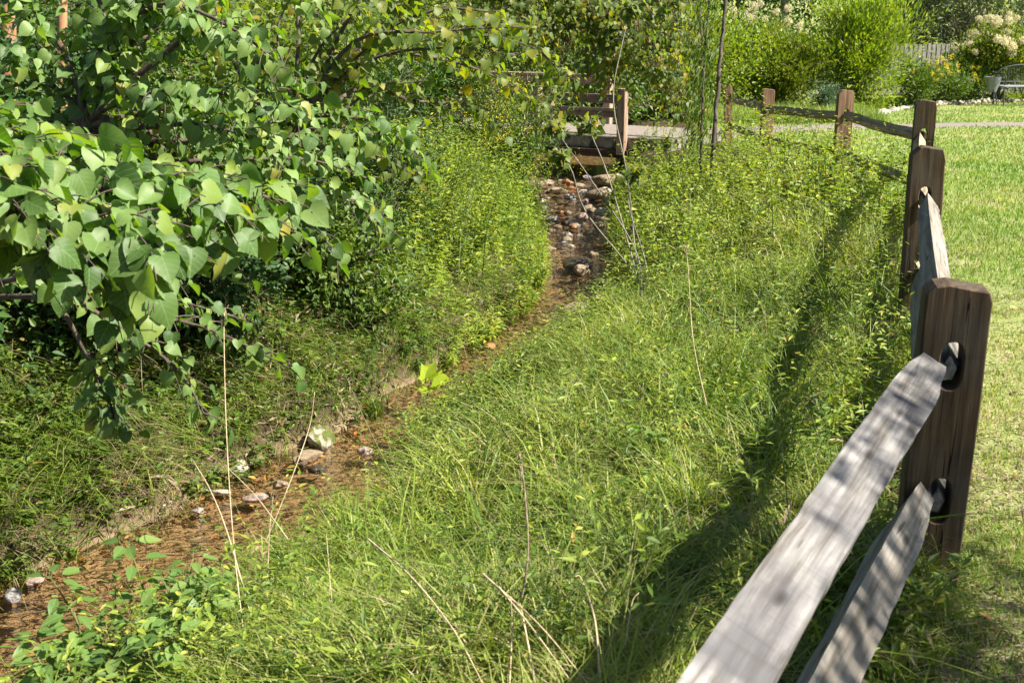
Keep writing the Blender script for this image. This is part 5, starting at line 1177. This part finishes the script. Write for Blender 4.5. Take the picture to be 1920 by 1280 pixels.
# woods at the back: understory, trunks and high crowns that close off the sky
q = Buf(); n = 120000
cx = rng.uniform(-26, 30, 520); cy_ = rng.uniform(33, 44, 520); cz = rng.uniform(-.2, 4.2, 520) ; kk = rng.randint(0, 520, n)
P = np.stack([cx[kk], cy_[kk], cz[kk]], 1) + rng.normal(size=(n, 3)) * np.array([.75, .6, .5]); leaves(q, QUAD, P, rdir(n), rdir(n) + [0, 0, .6] + SD * .5, rng.uniform(.1, .2, n), rnd=np.clip(rng.rand(n) * .6 + rng.rand(520)[kk] * .4, 0, 1))
tag(q.build("far_woods_understory", M['dark']), "dark leafy understory of the woods closing the view behind the garden", "woods", kind="stuff")
garden("bush", "big olive grey thicket of twiggy branches behind the board fence", "bush", 1790, 33.0, 3.2, 1.2, 3.0, 16000, .11, 'olive', NARROW, stems=40, up=-.3, clump=.08)
def big_tree(px, y_, r_, crown, n, mt, lab, h=7.5, lo=3.2):
    dep = y_ * cp + 1.8 * sp; b_ = gp(((px - 960) / FPX * dep, y_)); root = empty("forest_tree", b_, lab, "tree", None); tk, cr = Buf(), Buf(); b0 = np.array(b_)
    c = curve([b0 - [0, 0, .1], b0 + [.1, 0, h * .4], b0 + [-.05, .1, h * .95]], 20); V, F, A = tube(c, np.linspace(r_, r_ * .35, 20), 9); tk.add(V, F, A); cl = []
    for k in range(34):
        s_ = c[random.randint(8, 19)]; e = s_ + rdir(1, .5)[0] * crown * random.uniform(.4, 1) + [0, 0, .5]; V, F, A = tube(curve([s_, (s_ + e) / 2 + [0, 0, .2], e], 7), np.linspace(r_ * .3, .012, 7), 5); tk.add(V, F, A)
        cl += [e, (s_ + e) / 2 + .3 * rdir(1)[0], e + .5 * rdir(1)[0]]
    cl = np.array(cl); cl[:, 2] = np.maximum(cl[:, 2], b_[2] + lo); kk = rng.randint(0, len(cl), n); P = cl[kk] + rng.normal(size=(n, 3)) * .38
    leaves(cr, QUAD, P, rdir(n), rdir(n) + [0, 0, .8], rng.uniform(.09, .17, n)); tk.build("trunk", M['bark_grey' if 'pale' in lab else 'bark'], parent=root, smooth=True); cr.build("crown", M[mt], parent=root)
big_tree(1455, 31.5, .13, 2.4, 9000, 'green', "tree with a straight pale trunk behind the left hydrangea")
big_tree(1690, 36, .2, 3.0, 9000, 'dark', "dark trunked tree in the shaded gap left of the olive grey thicket", lo=2.2)
big_tree(1640, 34, .15, 2.6, 9000, 'dark', "shaded tree behind the largest feathery bush", lo=2.4)
big_tree(1290, 33, .2, 3.0, 9000, 'green', "tree behind the light green bush at the back of the garden", lo=1.6)
big_tree(1030, 27, .16, 2.6, 9000, 'green', "tree standing behind the footbridge", lo=1.4)
big_tree(760, 24, .16, 2.6, 9000, 'green', "tree behind the sunlit yellow green bush", lo=1.2)
# two reddish barked trunks in the shade of the upper left
for px, dp, r_, lab in ((18, 9.5, .07, "reddish barked trunk at the left edge, upper left shade"), (118, 10.5, .05, "thinner brown trunk right of the reddish one, upper left shade")):
    a = W(px, 190, dp); b_ = gp((a[0], a[1])); root = empty("forest_tree", b_, lab, "tree"); tk, cr = Buf(), Buf()
    c = curve([np.array(b_), a, a + [.15, .1, 2.2], a + [.1, .3, 4.2]], 20); V, F, A = tube(c, np.linspace(r_ * 1.2, r_ * .5, 20), 8); tk.add(V, F, A)
    e = c[[13, 15, 17, 19]]; n = 3500; P = e[rng.randint(0, 4, n)] + rng.normal(size=(n, 3)) * .55; leaves(cr, OVATE, P, rdir(n), rdir(n) + [0, 0, .8], .08)
    tk.build("trunk", M['bark_red'], parent=root, smooth=True); cr.build("crown", M['green'], parent=root)
# tree standing right of the camera: its crown throws the dappled shade over the near rails
b_ = gp((5.6, 1.0)); root = empty("shade_tree", b_, "leafy tree right of the nearest rails whose crown dapples them with shade", "tree"); tk, cr = Buf(), Buf(); b0 = np.array(b_)
c = curve([b0, b0 + [0, -.1, 1.8], b0 + [-.1, 0, 4.6]], 16); V, F, A = tube(c, np.linspace(.13, .05, 16), 9); tk.add(V, F, A); cl = []
for k in range(60):
    s_ = c[random.randint(8, 15)]; zz_ = random.uniform(3.4, 5.2); e = np.array([.96 * zz_ + random.uniform(.45, 3.3), random.uniform(-1.6, 1.75), zz_]); V, F, A = tube(curve([s_, (s_ + e) / 2 + [0, 0, .15], e], 7), np.linspace(.03, .006, 7), 5); tk.add(V, F, A); cl += [e, e + .3 * rdir(1)[0]]
cl = np.array(cl); n = 21000; kk = rng.randint(0, len(cl), n); P = cl[kk] + rng.normal(size=(n, 3)) * .24
leaves(cr, OVATE, P, rdir(n), rdir(n) + [0, 0, .8], rng.uniform(.06, .11, n)); tk.build("trunk", M['bark'], parent=root, smooth=True); cr.build("crown", M['green'], parent=root)
